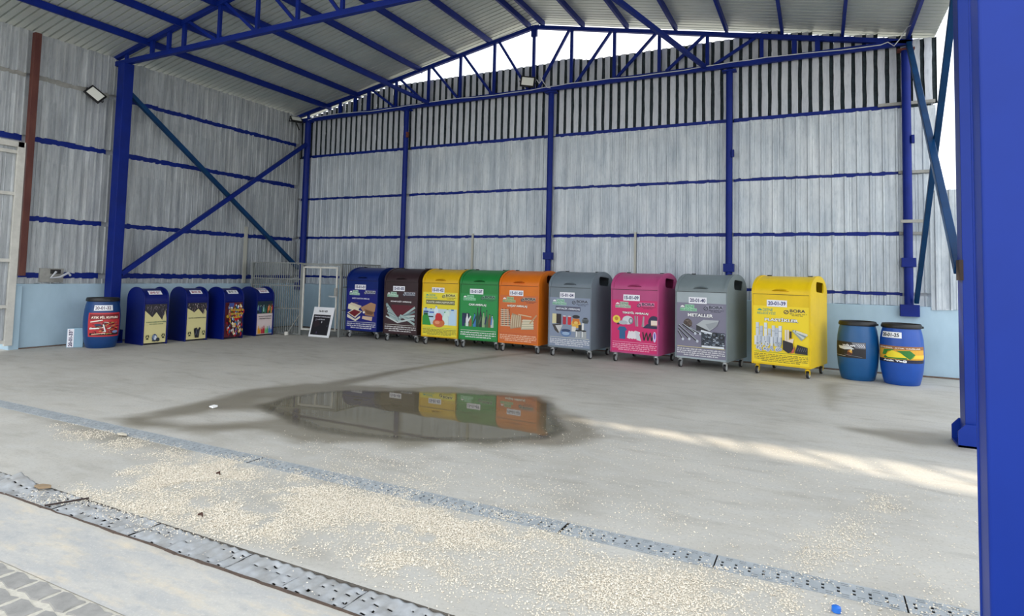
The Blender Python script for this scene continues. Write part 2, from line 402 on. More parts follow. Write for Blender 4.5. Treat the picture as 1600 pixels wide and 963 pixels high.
def floor_material():
    M = bpy.data.materials.new('concrete_floor'); M.use_nodes = True; n = M.node_tree.nodes; l = M.node_tree.links.new; b = n['Principled BSDF']
    t = n.new('ShaderNodeTexCoord')
    def noise(sc, st=(1, 1, 1), det=6, ro=0.6):
        mp = n.new('ShaderNodeMapping'); mp.inputs['Scale'].default_value = st
        a = n.new('ShaderNodeTexNoise'); a.inputs['Scale'].default_value = sc; a.inputs['Detail'].default_value = det; a.inputs['Roughness'].default_value = ro
        l(t.outputs['Object'], mp.inputs[0]); l(mp.outputs[0], a.inputs['Vector']); return a.outputs['Fac']
    def rg(s, lo, hi, to=1.0):
        r = n.new('ShaderNodeMapRange'); r.inputs['From Min'].default_value = lo; r.inputs['From Max'].default_value = hi; r.inputs['To Max'].default_value = to; l(s, r.inputs['Value']); return r.outputs[0]
    def mix(f, a, bb, mode='MIX'):
        x = n.new('ShaderNodeMixRGB'); x.blend_type = mode; l(f, x.inputs['Fac'])
        for s, v in (('Color1', a), ('Color2', bb)):
            if isinstance(v, tuple): x.inputs[s].default_value = (*lin(v), 1)
            else: l(v, x.inputs[s])
        return x.outputs[0]
    def at(nm):
        a = n.new('ShaderNodeAttribute'); a.attribute_name = nm; return a.outputs['Fac']
    c = mix(rg(noise(0.8), .36, .64), (194, 190, 181), (174, 170, 161))
    c = mix(rg(noise(3.0, (1, 2.2, 1)), .42, .7, .75), c, (190, 188, 182))
    c = mix(rg(noise(1.5, (1, 3.0, 1), 8), .54, .76, .6), c, (144, 138, 128))
    c = mix(rg(noise(45, det=3), .52, .72, .40), c, (146, 142, 134))
    c = mix(rg(noise(140, det=2), .62, .70, .55), c, (205, 200, 188))
    ap = mix(rg(noise(2.2, (1, 2.5, 1), 7), .4, .66), (178, 177, 174), (194, 190, 182))
    ap = mix(rg(noise(3, (1, 3, 1), 8), .5, .7, .8), ap, (212, 198, 174)); ap = mix(rg(noise(12, (1, 2, 1), 8), .5, .7, .5), ap, (158, 160, 162)); ap = mix(rg(noise(70, det=3), .55, .7, .4), ap, (214, 212, 206))
    c = mix(at('apron'), c, ap)
    c = mix(at('dust'), c, mix(rg(noise(90, det=3), .4, .62), (214, 205, 186), (192, 184, 168)))
    c = mix(rg(at('damp'), 0, 1, .80), c, (122, 114, 96))
    l(c, b.inputs['Base Color'])
    rr = n.new('ShaderNodeMapRange'); rr.inputs['To Min'].default_value = 0.78; rr.inputs['To Max'].default_value = 0.36; l(at('damp'), rr.inputs['Value']); l(rr.outputs[0], b.inputs['Roughness'])
    b.inputs['Specular IOR Level'].default_value = 0.3
    bp = n.new('ShaderNodeBump'); bp.inputs['Strength'].default_value = 0.35; bp.inputs['Distance'].default_value = 0.006; l(noise(30, det=6), bp.inputs['Height']); l(bp.outputs[0], b.inputs['Normal'])
    return M
me.materials.append(floor_material())
fl = bpy.data.objects.new('floor', me); COL.objects.link(fl); struct(fl)

# ground beyond the slab
g = MB(); GROUND = mat('outer_ground', (176, 170, 156), 0.9, rgb2=(150, 146, 136), scale=0.8)
g.box((-60, -60, -0.4), (60, 60, -0.16), GROUND); struct(g.build('ground'))
# slab edges and drain channels
tr = MB(); CH = mat('channel_concrete', (110, 104, 96), 0.95, vary=0.5, scale=10)
for (a, b_) in (DR1, DR2):
    tr.add([(-0.9, a, 0), (17, a, 0), (17, a, -.12), (-0.9, a, -.12), (-0.9, b_, -.12), (17, b_, -.12), (17, b_, 0), (-0.9, b_, 0)],
           [(0, 1, 2, 3), (3, 2, 5, 4), (4, 5, 6, 7)], CH)
struct(tr.build('trim_1'))

# puddle: a thin sheet of still water in the hollow
M = bpy.data.materials.new('puddle_water'); M.use_nodes = True; b = M.node_tree.nodes['Principled BSDF']
n = M.node_tree.nodes; l = M.node_tree.links.new
tcn = n.new('ShaderNodeTexCoord'); ns = n.new('ShaderNodeTexNoise'); ns.inputs['Scale'].default_value = 1.6; ns.inputs['Detail'].default_value = 5
l(tcn.outputs['Object'], ns.inputs['Vector']); mxx = n.new('ShaderNodeMixRGB'); l(ns.outputs['Fac'], mxx.inputs['Fac'])
mxx.inputs['Color1'].default_value = (*lin((124, 116, 96)), 1); mxx.inputs['Color2'].default_value = (*lin((98, 92, 76)), 1); l(mxx.outputs[0], b.inputs['Base Color'])
at_ = n.new('ShaderNodeAttribute'); at_.attribute_name = 'cover'; l(at_.outputs['Fac'], b.inputs['Alpha'])
b.inputs['Roughness'].default_value = 0.02; b.inputs['IOR'].default_value = 1.33; b.inputs['Specular IOR Level'].default_value = 0.5
px_ = np.arange(6.5, 10.75, .03); py_ = np.arange(-8.15, -5.1, .03); PX_, PY_ = np.meshgrid(px_, py_, indexing='ij')
pc = mask(PX_, PY_, POLY['puddle'], .10, .10, 21, 2.0)
wm = MB(); idx = {}; vs = []; fs = []; cov = []
for i in range(len(px_)-1):
    for j in range(len(py_)-1):
        if max(pc[i, j], pc[i+1, j], pc[i+1, j+1], pc[i, j+1]) <= 0: continue
        f = []
        for (a_, b_) in ((i, j), (i+1, j), (i+1, j+1), (i, j+1)):
            if (a_, b_) not in idx: idx[a_, b_] = len(vs); vs.append((px_[a_], py_[b_], .0022)); cov.append(pc[a_, b_])
            f.append(idx[a_, b_])
        fs.append(tuple(f))
wm.add(vs, fs, M)
po_ = one('puddle', 'shallow puddle reflecting the bins in the middle of the concrete floor', 'puddle', wm)
ca = po_.data.attributes.new('cover', 'FLOAT', 'POINT'); ca.data.foreach_set('value', np.array(cov, np.float32))

# wood chips, uncountable
def chips(n_try=900000, keep=190000):
    x = rng.uniform(6.0, 13.6, n_try); y = rng.uniform(-10.24, -6.2, n_try)
    d = dust_density(x, y); ok = (rng.random(n_try) < d*1.0)
    far = np.hypot(x-CAM.x, y-CAM.y)
    ok &= ~((y < DR2[1]+.02) & (rng.random(n_try) > 0.35)); x = x[ok][:keep]; y = y[ok][:keep]; n = len(x)
    r = rng.uniform(.0026, .0068, n); r[rng.random(n) < .02] *= 1.7; th = rng.uniform(0, 2*math.pi, n); el = rng.uniform(.5, 1.0, n)
    z = rng.uniform(.0, .006, n)+.0015
    inside = (y > DR1[0]) & (y < DR1[1])
    V = np.zeros((n, 5, 3), np.float32)
    for k in range(4):
        a = th+k*math.pi/2; rr = r*(1 if k % 2 else 1)*np.where(k % 2, el, 1)*rng.uniform(.75, 1.1, n)
        V[:, k, 0] = x+rr*np.cos(a); V[:, k, 1] = y+rr*np.sin(a); V[:, k, 2] = z+rng.uniform(-.4, .4, n)*r
    V[:, 4, 0] = x; V[:, 4, 1] = y; V[:, 4, 2] = z+r*rng.uniform(.35, .8, n)
    base = (np.arange(n)*5)[:, None]
    F = np.concatenate([base+np.array([[k, (k+1) % 4, 4]]) for k in range(4)], 0)
    me = bpy.data.meshes.new('wood_chips'); me.vertices.add(n*5); me.loops.add(F.size); me.polygons.add(len(F))
    me.vertices.foreach_set('co', V.ravel()); me.loops.foreach_set('vertex_index', F.ravel().astype(np.int32))
    me.polygons.foreach_set('loop_start', (np.arange(len(F))*3).astype(np.int32)); me.polygons.foreach_set('loop_total', np.full(len(F), 3, np.int32))
    me.update(calc_edges=True)
    me.materials.append(mat('wood_chip', (244, 235, 218), 0.85, rgb2=(224, 211, 190), scale=70, detail=2))
    o = bpy.data.objects.new('wood_chips', me); COL.objects.link(o)
    o['kind'] = 'stuff'; o['label'] = 'pale wood chips strewn over the concrete between the two drain channels'; o['category'] = 'wood chips'
chips()

# pavers in front of the apron
pv = MB(); PAV = mat('paver', (160, 157, 152), 0.85, rgb2=(138, 136, 132), scale=9, bump=0.3); SANDJ = mat('joint_sand', (206, 200, 186), 0.95, vary=0.2, scale=40)
pv.box((4.0, -16.5, -0.15), (17, -10.732, -0.004), SANDJ)
ang = R(0)
for i in range(-2, 66):
    for j in range(0, 22):
        cx = 4.2+i*0.205+(0.1 if j % 2 else 0); cy = -10.805-j*0.125
        if cx > 16.6: continue
        w_, h_ = 0.093, 0.052; pts = []
        for (sx_, sy_) in ((-1, -1), (-.5, -.78), (0, -1.0), (.5, -1.2), (1, -1), (.93, 0), (1, 1), (.5, .78), (0, 1), (-.5, 1.2), (-1, 1), (-.93, 0)):
            pts.append((cx+sx_*w_+random.uniform(-.002, .002), cy+sy_*h_+random.uniform(-.002, .002)))
        zt = random.uniform(-.001, .005); k = len(pts)
        vs = [(x, y, zt) for x, y in [(cx+(a-cx)*.94, cy+(c-cy)*.9) for a, c in pts]]+[(x, y, -.010) for x, y in pts]
        pv.add(vs, [tuple(range(k))]+[(q+k, (q+1) % k+k, (q+1) % k, q) for q in range(k)], PAV)
struct(pv.build('paving'))

# ------------------------------------------------------------------ stub walls (pale blue)
wb = MB(); wb.box((-0.55, -0.02, -0.1), (17.0, 0.24, 1.17), STUB); struct(wb.build('wall_back_base', bevel=0.008))
wl = MB(); wl.box((-0.55, -6.62, -0.1), (-0.28, -0.02, 1.17), STUB); wl.box((-0.55, -6.66, -0.1), (-0.2, -6.5, 1.14), STUB); struct(wl.build('wall_left_base', bevel=0.008))

# ------------------------------------------------------------------ sheet walls
def roof_z(x):
    return 7.42-0.217*(6.85-x) if x < 6.85 else 7.42-0.2*(x-6.85)
def liner(mb, axis, a0, a1, z0, z1, pos, sgn, m, pitch=0.2, rib=0.022, top=None, seed=0, rag=0.012):
    """corrugated inner sheet: profile along axis, ribs towards the hall (sgn)"""
    r = random.Random(seed); prof = []; x = a0; cnt = seed
    while x < a1:
        kf = pitch/.2; lap = cnt % 5 == 4; wob = r.uniform(-.004, .004)
        for dx, h in ((0, 0), (.055, wob), (.068, rib), (.092, rib), (.105, 0), (.145, wob), (.152, .006), (.160, .0))+(((.182, 0), (.184, -.012), (.190, -.012), (.192, 0)) if lap else ()):
            if x+dx*kf <= a1: prof.append((x+dx*kf, h))
        x += pitch; cnt += 1
    prof.append((a1, 0)); vs = []; fs = []; jt = 0; jb = 0; last = -1
    for i, (t, h) in enumerate(prof):
        cell = int((t-a0)/pitch*2)
        if cell != last: jt = r.uniform(-rag, rag); jb = r.uniform(-rag, rag); last = cell
        zt = (top(t) if top else z1)+(jt if not top else 0); zb = z0+jb; p = pos+sgn*h
        if axis == 'x': vs += [(t, p, zb), (t, p, zt)]
        else: vs += [(p, t, zb), (p, t, zt)]
    for i in range(len(prof)-1): fs.append((2*i, 2*i+2, 2*i+3, 2*i+1))
    mb.add(vs, fs, m)
lb = MB()
for k, (z0, z1) in enumerate(((1.17, 1.345), (1.40, 2.395), (2.46, 3.465), (3.525, 4.65))):
    liner(lb, 'x', -0.4, 14.46, z0, z1, 0.115, -1, LINER, seed=k, pitch=0.2, rag=.009)
struct(lb.build('wall_back', solid=0.003))
ob = MB(); ob.box((-.52, .19, 1.0), (14.44, .21, 4.72), CLAD); struct(ob.build('wall_back_light_stop'))  # hidden backing box added to keep daylight out of the sheet gaps
# sheet joints in the liner
# upper cladding with dark recesses
ub = MB(); r = random.Random(3); x = -0.3-.176; PIT = 0.176
def clad_top(x):
    t = 6.38
    if x < 2.9: t = min(6.38, roof_z(x)-0.10)
    if 8.0 < x < 11.6: t = 6.34
    if x > 11.3: t = min(6.40, roof_z(x)-0.015-(.05 if int(x/PIT) % 3 == 0 else 0))
    if 7.2 < x < 7.95: t = 6.42
    return t
while x < 14.4:
    zt0 = clad_top(x); zt1 = clad_top(x+PIT); zb = 4.70+r.uniform(-.02, .02)
    e = [r.uniform(-.006, .006) for _ in range(12)]; nz = 8
    zs = [zb+(min(zt0, zt1)-zb)*k/nz for k in range(nz+1)]
    # pan
    vs = []; fs = []
    for k, z in enumerate(zs):
        vs += [(x+0.003+e[k], 0.125, z), (x+0.113+e[k+1 if k < 9 else 0]*.8, 0.125, z)]
    for k in range(nz): fs.append((2*k, 2*k+1, 2*k+3, 2*k+2))
    ub.add(vs, fs, CLAD)
    # recess sides + bottom
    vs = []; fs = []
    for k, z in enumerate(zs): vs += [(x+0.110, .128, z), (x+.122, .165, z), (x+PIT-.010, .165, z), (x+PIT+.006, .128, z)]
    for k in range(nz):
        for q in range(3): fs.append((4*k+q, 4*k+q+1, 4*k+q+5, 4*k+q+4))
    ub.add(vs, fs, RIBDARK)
    x += PIT
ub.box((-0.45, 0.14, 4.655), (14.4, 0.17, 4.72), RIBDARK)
struct(ub.build('wall_back_upper', solid=0.002))

ll = MB()
for k, (z0, z1) in enumerate(((1.17, 1.278), (1.382, 2.323), (2.417, 3.793), (3.892, 4.952), (5.043, 5.82))):
    y0 = -6.55 if z1 < 3.8 else -6.55
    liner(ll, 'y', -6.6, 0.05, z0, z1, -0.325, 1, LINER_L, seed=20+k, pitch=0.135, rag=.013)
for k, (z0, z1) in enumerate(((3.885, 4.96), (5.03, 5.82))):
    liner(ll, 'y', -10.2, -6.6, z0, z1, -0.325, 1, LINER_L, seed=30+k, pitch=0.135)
struct(ll.build('wall_left', solid=0.003))
ob = MB(); ob.box((-.52, -6.6, 1.0), (-.40, .21, 5.72), CLAD); ob.box((-.52, -10.2, 3.74), (-.40, -6.6, 5.72), CLAD); struct(ob.build('wall_left_light_stop'))  # unseen backing added so no light leaks between the side sheets
# low boundary sheeting right of the shed
rp = MB(); liner(rp, 'x', 14.335, 16.9, 1.13, 3.15, -0.035, -1, LINER, seed=50, pitch=0.2, rib=.03)
liner(rp, 'x', 14.335, 16.9, 1.13, 3.15, -0.03, -1, LINER, seed=50, pitch=0.2, rib=.03); 
struct(rp.build('wall_boundary', solid=0.003))

# ------------------------------------------------------------------ roof
rf = MB(); y = -10.3; prof = []
while y < 0.25:
    for dy, h in ((0, 0), (.100, 0), (.106, .030), (.128, .030), (.136, 0)):
        prof.append((y+dy, h))
    y += 0.14
for (xa, xb) in ((-0.62, 6.85), (6.85, 14.48)):
    vs = []; fs = []
    for (yy, h) in prof: vs += [(xa, yy, roof_z(xa)+h), (xb, yy, roof_z(xb)+h)]
    for i in range(len(prof)-1): fs.append((2*i, 2*i+1, 2*i+3, 2*i+2))
    rf.add(vs, fs, ROOF)
struct(rf.build('ceiling', solid=0.004))

ORD = ['first', 'second', 'third', 'fourth', 'fifth', 'sixth', 'seventh', 'eighth', 'ninth', 'tenth', 'eleventh', 'twelfth', 'thirteenth', 'fourteenth', 'fifteenth']
PURX = [0.69, 1.70, 2.69, 3.68, 4.69, 5.67, 6.68, 7.03, 8.0, 9.0, 10.03, 11.03, 12.04, 13.05, 14.06]
for i, x in enumerate(PURX):
    p = MB(); p.box((x-.025, -10.2, roof_z(x)-.145), (x+.025, 0.12, roof_z(x)-.014), STEEL_BLUE)
    side = ('%s blue roof beam under the sheets counted from the left eave' % ORD[i]) if i < 7 else ('%s blue roof beam under the sheets counted from the right eave' % ORD[14-i])
    one('purlin', side, 'roof beam', p, 'blue purlins under the roof sheets')

# ------------------------------------------------------------------ trusses
def truss(y, verts, bottoms, label, x0=-0.5, x1=14.12, gusset=()):
    t = thing('roof_truss', label, 'truss', (0, y, 0), group='blue roof trusses')
    CH_OFF = 0.20
    def ct(x): return 5.80+(x-x0)*(7.22-5.80)/(6.85-x0) if x < 6.85 else roof_z(x)-CH_OFF
    zb = lambda x: 5.70+0.0055*x
    for nm, a, b_ in (('top_chord', x0, 6.85), ('top_chord', 6.85, x1)):
        q = MB(); q.bar((a, 0, ct(a) if a < 6.8 else 7.22), (b_, 0, 7.22 if b_ == 6.85 else ct(b_)), .09, .085, STEEL_BLUE, up=(0, 0, 1)); q.build(nm, t, bevel=.006)
    q = MB(); q.bar((x0, 0, zb(x0)), (x1, 0, zb(x1)), .09, .10, STEEL_BLUE); q.build('bottom_chord', t, bevel=.006)
    for x in verts:
        wv = .085 if x in (verts[1], verts[2], verts[3]) or x > 11.9 else .066
        q = MB(); q.bar((x, 0, zb(x)+.03), (x, 0, ct(x)-.02), wv, .05, STEEL_BLUE, up=(0, 1, 0)); q.build('web_post', t)
    for (xt, xb) in bottoms:
        q = MB(); q.bar((xt, .01, ct(xt)-.03), (xb, .01, zb(xb)+.05), .055, .055, STEEL_BLUE, up=(0, 1, 0)); q.build('web_diagonal', t)
    return t
tb = truss(0, [0.0, 1.14, 1.65, 2.10, 2.99, 3.98, 4.90, 5.83, 6.85, 7.77, 8.75, 9.71, 10.67, 11.68, 12.25, 12.64, 13.66],
      [(2.2, 2.94), (3.1, 3.9), (4.07, 4.85), (4.98, 5.78), (5.94, 6.72), (7.70, 6.98), (8.66, 7.88), (9.63, 8.8), (10.60, 9.85), (11.56, 10.8)],
      'blue steel roof truss above the back wall, sky behind its webs')
q = MB(); q.bar((6.85, 0, 7.0), (6.85, 0, 7.22), .14, .06, STEEL_BLUE, up=(0, 1, 0)); q.build('ridge_plate', tb)
truss(-5.03, [0.0, 0.82, 1.33, 1.78, 2.77, 3.76, 4.73, 5.72, 6.85, 7.8, 8.75, 9.71, 10.67, 11.68, 12.3, 12.7, 13.66],
      [(1.9, 2.68), (2.9, 3.7), (3.85, 4.68), (4.8, 5.65), (5.9, 6.78), (7.70, 6.98), (8.66, 7.88), (9.63, 8.8), (10.60, 9.85), (11.56, 10.8)],
      'blue steel roof truss spanning the hall nearer the viewer, resting on the left post')
for a, b_, lab in (((2.77, -5.03, 6.37), (4.04, 0, 5.74), 'slanting blue tie bar below the left roof slope, between both trusses'),
                   ((9.6, -5.03, 5.80), (10.64, 0, 5.78), 'slanting blue tie bar below the right roof slope, near the back truss')):
    q = MB(); q.bar(a, b_, .07, .08, STEEL_BLUE); one('tie_bar', lab, 'brace', q, bevel=.005)

# ------------------------------------------------------------------ columns
def pipe_col(x, r_, lab, collar=None, tabs=(), plate=False, z1=5.68):
    t = thing('steel_column', lab, 'column', (x, 0, 1.17), group='round blue columns along the back wall')
    q = MB(); q.tube([(0, 0, 0), (0, 0, z1-1.17)], r_, STEEL_BLUE, 20); q.build('shaft', t, smooth=True)
    q = MB(); q.box((-.14, -.13, -.17), (.14, -.021, .03), STEEL_BLUE) if plate else q.box((-.12, -.10, 0), (.12, .06, .03), STEEL_BLUE); q.build('base_plate', t, bevel=.004)
    if collar is not None:
        q = MB(); q.box((-r_-.035, -r_-.01, collar-.08-1.17), (r_+.035, r_+.01, collar+.08-1.17), STEEL_BLUE); q.build('collar', t, bevel=.006)
    for (dz, m_) in tabs:
        q = MB(); q.box((r_-.01, -r_-.01, dz-.07-1.17), (r_+.035, -.01, dz+.07-1.17), m_); q.build('bracket', t)
    q = MB(); q.box((-.13, -.08, z1-.05-1.17), (.13, .08, z1-.02-1.17), RUST if x > 13 else STEEL_BLUE); q.build('head_plate', t)
    return t
pipe_col(0.0, .085, 'round blue column in the far left corner of the hall', plate=True)
pipe_col(3.34, .062, 'round blue column on the back wall behind the dark blue and brown bins', tabs=((5.0, RUST),))
pipe_col(7.30, .064, 'round blue column on the back wall behind the orange and grey bins', collar=1.98)
pipe_col(11.09, .062, 'round blue column on the back wall behind the grey metals bin', collar=1.78, tabs=((4.0, STEEL_BLUE),))
pipe_col(14.02, .070, 'round blue column at the right end of the back wall', collar=1.92, tabs=((4.05, STEEL_BLUE),), plate=True)

t = thing('steel_column', 'square blue steel post standing on the floor before the left wall', 'column', (0.0, -5.03, 0))
q = MB(); q.box((-.11, -.10, .02), (.11, .10, 5.66), STEEL_BLUE); q.build('shaft', t, bevel=.008)
q = MB(); q.box((-.16, -.16, 0), (.16, .16, .03), STEEL_BLUE); q.box((-.15, -.16, .03), (.15, -.145, .26), STEEL_BLUE); q.box((-.15, .145, .03), (.15, .16, .26), STEEL_BLUE); q.build('base_plate', t)
t = thing('steel_column', 'blue steel post with flared foot plate partly hidden behind the large near post', 'column', (14.02, -5.03, 0))
q = MB(); q.box((-.125, -.12, .0), (.125, .12, 5.66), POST_BLUE); q.build('shaft', t, bevel=.006)
q = MB()
for yy in (-.17, .155):
    pts = [(-.19, 0), (.19, 0), (.19, .15), (.13, .22), (-.13, .22), (-.19, .15)]
    vs = [(a, yy, c) for a, c in pts]+[(a, yy+.015, c) for a, c in pts]
    q.add(vs, [(0, 1, 2, 3, 4, 5), (11, 10, 9, 8, 7, 6)]+[(i, i+6, (i+1) % 6+6, (i+1) % 6) for i in range(6)], POST_BLUE)
q.box((-.19, -.17, 0), (.19, .17, .02), POST_BLUE); q.build('base_plate', t)
q = MB(); q.box((-.15, -.13, 1.60), (-.118, .03, 1.80), mat('old_steel', (58, 44, 40), .8, vary=.3)); q.build('brace_bracket', t)
# near post
t = thing('steel_column', 'large blue steel post filling the right edge of the view', 'column', (13.20, -9.6, 0))
q = MB(); q.box((0.0, 0.0, 0), (.36, .15, 5.9), POST_BLUE); q.box((-.006, .13, 0), (.366, .15, 5.9), POST_BLUE); q.build('shaft', t, bevel=.012, seg=3)
q = MB(); q.box((-.06, -.08, 0), (.42, .23, .02), POST_BLUE); q.build('base_plate', t)
# brown post
q = MB(); q.box((-.25, -6.60, 1.32), (-.15, -6.49, 5.78), BROWN_POST); one('door_post', 'rusty brown steel post beside the sheet metal gate on the left wall', 'post', q, bevel=.005)
q = MB(); q.box((-.25,-6.62,5.78),(-.1,-6.44,5.83), BROWN_POST)

# X braces
def brace(a, b_, m_, lab, w=.09, h=.09):
    q = MB(); q.bar(a, b_, w, h, m_); one('cross_brace', lab, 'brace', q, 'diagonal wind braces', bevel=.006)
brace((-0.04, -4.91, 5.10), (-0.04, -.10, 1.58), TEAL_BLUE, 'blue brace on the left wall, high at the near post and low in the corner')
brace((0.06, -.10, 5.0), (0.06, -4.92, 1.37), STEEL_BLUE, 'blue brace on the left wall, high in the corner and low at the near post')
brace((14.06, -.08, 5.72), (13.90, -4.95, 1.70), TEAL_BLUE, 'blue diagonal brace at the right whose open lower end meets the foot-plated post', .08, .10)
brace((14.12, -.07, 1.25), (13.98, -4.93, 5.15), TEAL_BLUE, 'blue diagonal brace at the right side rising out of the picture top', .07, .08)

# ------------------------------------------------------------------ girts
spans = [(-.28, 3.27, 'left of the second column'), (3.41, 7.23, 'behind yellow and green bins'), (7.37, 11.02, 'behind the grey and pink bins'), (11.16, 13.94, 'behind the bright yellow bin and drums')]
lev = [(1.375, 'lowest'), (2.425, 'second lowest'), (3.497, 'third lowest'), (4.68, 'topmost')]
for (x0, x1, w1) in spans:
    for (z, w2) in lev:
        q = MB(); q.box((x0, .122, z-.042), (x1, .18, z+.042), STEEL_BLUE)
        one('wall_rail', '%s blue rail of the back wall, %s' % (w2, w1), 'wall rail', q, 'blue rails of the back wall')
for z, w2 in ((2.43, 'lower'), (2.62, 'middle'), (3.50, 'upper'), (4.72, 'top')):
    q = MB(); q.box((13.9 if z != 4.72 else 13.6, -.16 if z == 2.62 else .06, z-.025), (14.28 if z < 3 else 14.45, -.10 if z == 2.62 else .11, z+.025), GREY_RAIL)
    one('rail_end', '%s of the short unpainted rail ends at the right end column' % w2, 'wall rail', q, 'unpainted rail ends')
for (z, w2, m_) in ((1.33, 'lowest', STEEL_BLUE), (2.37, 'second lowest', STEEL_BLUE), (3.84, 'third lowest', STEEL_BLUE), (5.0, 'topmost', STEEL_BLUE)):
    for (y0, y1, w1) in ((-6.5, -5.14, 'in the narrow bay left of the square blue post'), (-4.92, -.09, 'in the braced bay of the left wall')):
        mm = GREY_RAIL if (z == 5.0 and y0 < -6) else m_
        q = MB(); q.box((-.39, y0, z-.06), (-.330, y1, z+.06), mm)
        one('wall_rail', '%s %s horizontal wall rail %s' % (w2, 'grey' if mm is GREY_RAIL else 'blue', w1), 'wall rail', q, 'rails of the left wall')
for z, w_ in ((3.84, 'blue'), (5.0, 'grey')):
    q = MB(); q.box((-.39, -10.1, z-.06), (-.330, -6.62, z+.06), STEEL_BLUE if w_ == 'blue' else GREY_RAIL)
    one('wall_rail', '%s wall rail above the sheet metal gate at the left edge' % w_, 'wall rail', q, 'rails of the left wall')

# gate leaf at far left
t = bpy.data.objects.new('door_1', None); COL.objects.link(t); struct(t); t.location = (-.22, -6.64, 0)
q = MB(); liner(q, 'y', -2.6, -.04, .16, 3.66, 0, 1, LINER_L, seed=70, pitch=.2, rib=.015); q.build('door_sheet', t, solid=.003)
q = MB()
for z in (.12, .74, 1.56, 2.75, 3.5): q.box((.018, -2.6, z), (.055, -.05, z+.06), WHITE_FRAME)
q.box((.0, -2.6, 3.62), (.06, 0, 3.72), WHITE_FRAME); q.box((.0, -.10, .08), (.06, .02, 3.72), WHITE_FRAME); q.box((.0, -2.66, .08), (.06, -2.56, 3.72), WHITE_FRAME)
q.build('door_frame', t, bevel=.004)

# ------------------------------------------------------------------ cage in the corner
A0 = Vector((.33, -1.92, 0)); B0 = Vector((2.68, -1.43, 0)); cd_ = (B0-A0).normalized()
def cage_pt(s, z): p = A0+cd_*s; return (p.x, p.y, z)
LEN = (B0-A0).length; CT = 1.70
t = thing('wire_cage', 'grey barred metal cage enclosing the far left corner', 'cage', (0, 0, 0))
def bar_panel(s0, s1, nm, z0=.03, z1=CT):
    q = MB(); s = s0
    while s <= s1+.001:
        a = cage_pt(s, z0); b_ = cage_pt(s, z1); q.bar(a, b_, .016, .016, BAR_GREY, up=(cd_.x, cd_.y, 0)); s += .058
    for z in (z0, .62, 1.16, 1.32, z1):
        q.bar(cage_pt(s0, z), cage_pt(s1, z), .03, .025, BAR_GREY)
    q.build(nm, t)
D0, D1 = 1.42, 2.30
bar_panel(0, 1.36, 'bar_panel')
q = MB()
for s in (0, D0-.04, LEN): q.bar(cage_pt(s, 0), cage_pt(s, CT+.01), .05, .05, BAR_GREY, up=(cd_.x, cd_.y, 0))
q.bar(cage_pt(D0-.04, CT-.02), cage_pt(LEN, CT-.02), .05, .05, BAR_GREY); q.build('cage_frame', t)
dr = MB()
for s in (D0, (D0+D1)/2, D1): dr.bar(cage_pt(s, .13), cage_pt(s, CT-.07), .035, .035, WHITE_FRAME, up=(cd_.x, cd_.y, 0))
for z in (.15, CT-.09): dr.bar(cage_pt(D0, z), cage_pt(D1, z), .035, .04, WHITE_FRAME)
do = dr.build('cage_door', t, bevel=.003)
q = MB(); a = Vector(cage_pt(D1, 1.02)); q.box((a.x-.03, a.y-.05, .92), (a.x+.04, a.y+.0, 1.14), GREY_RAIL); q.bar((a.x-.18, a.y-.05, .94), (a.x+.05, a.y-.04, .93), .03, .03, ZINC); q.build('latch', do)
for (sx0, ex) in ((0, (-.24, -1.45)), (LEN, (2.72, -.06))):
    a = Vector(cage_pt(sx0, 0)); e = Vector((ex[0], ex[1], 0)); n_ = int((e-a).length/.058); q = MB()
    for i in range(n_+1):
        p = a.lerp(e, i/n_); q.bar((p.x, p.y, .03), (p.x, p.y, CT), .015, .015, BAR_GREY, up=(1, 0, 0))
    for z in (.03, .62, 1.16, CT): q.bar((a.x, a.y, z), (e.x, e.y, z), .03, .025, BAR_GREY)
    q.build('side_bar_panel', t)
q = MB(); q.bar(cage_pt(1.05, .05), cage_pt(1.36, .50), .03, .03, BAR_GREY); q.build('stay_bar', t)
q = MB(); q.tube([(1.45, -1.84, .005), (1.45, -1.84, .09)], [.05, .045], WHITE_FRAME, 14); q.tube([(1.45, -1.84, .09), (1.45, -1.84, .105)], .03, BLACK, 12)
one('small_can', 'small white can on the floor before the barred cage', 'can', q)

# ------------------------------------------------------------------ small wall items
def floodlight(loc, rot, lab, sc=1.0):
    t = thing('floodlight', lab, 'floodlight', loc, group='black led floodlights'); t.rotation_euler = rot; t.scale = (sc,)*3
    q = MB(); q.box((-.17, 0, -.13), (.17, .035, .13), BLACK)
    for i in range(9): q.box((-.15+i*.036, .035, -.11), (-.142+i*.036, .06, .11), BLACK)
    q.build('housing', t, bevel=.006)
    q = MB(); q.box((-.135, -.004, -.095), (.135, .003, .095), mat('lamp_glass', (236, 238, 230), .4)); q.build('lamp_glass', t)
    q = MB()
    for s in (-1, 1): q.bar((s*.185, .02, 0), (s*.185, .13, .03), .012, .03, BLACK)
    q.bar((-.19, .13, .03), (.19, .13, .03), .03, .012, BLACK); q.build('bracket', t)
    return t
fa = floodlight((-.16, -5.50, 4.93), (R(-22), R(38), R(60)), 'black floodlight tilted on the left wall beside the square post', .95)
floodlight((6.78, -.16, 5.92), (R(-8), R(6), R(22)), 'black floodlight on the middle of the back truss', .98)
fc = floodlight((-.02, -.42, 5.64), (R(-48), R(0), R(62)), 'floodlight under the eave in the far left corner', .9)
q = MB(); q.bar((0, .10, .03), (.20, .42, .10), .03, .03, BLACK); q.build('mounting_arm', fc)
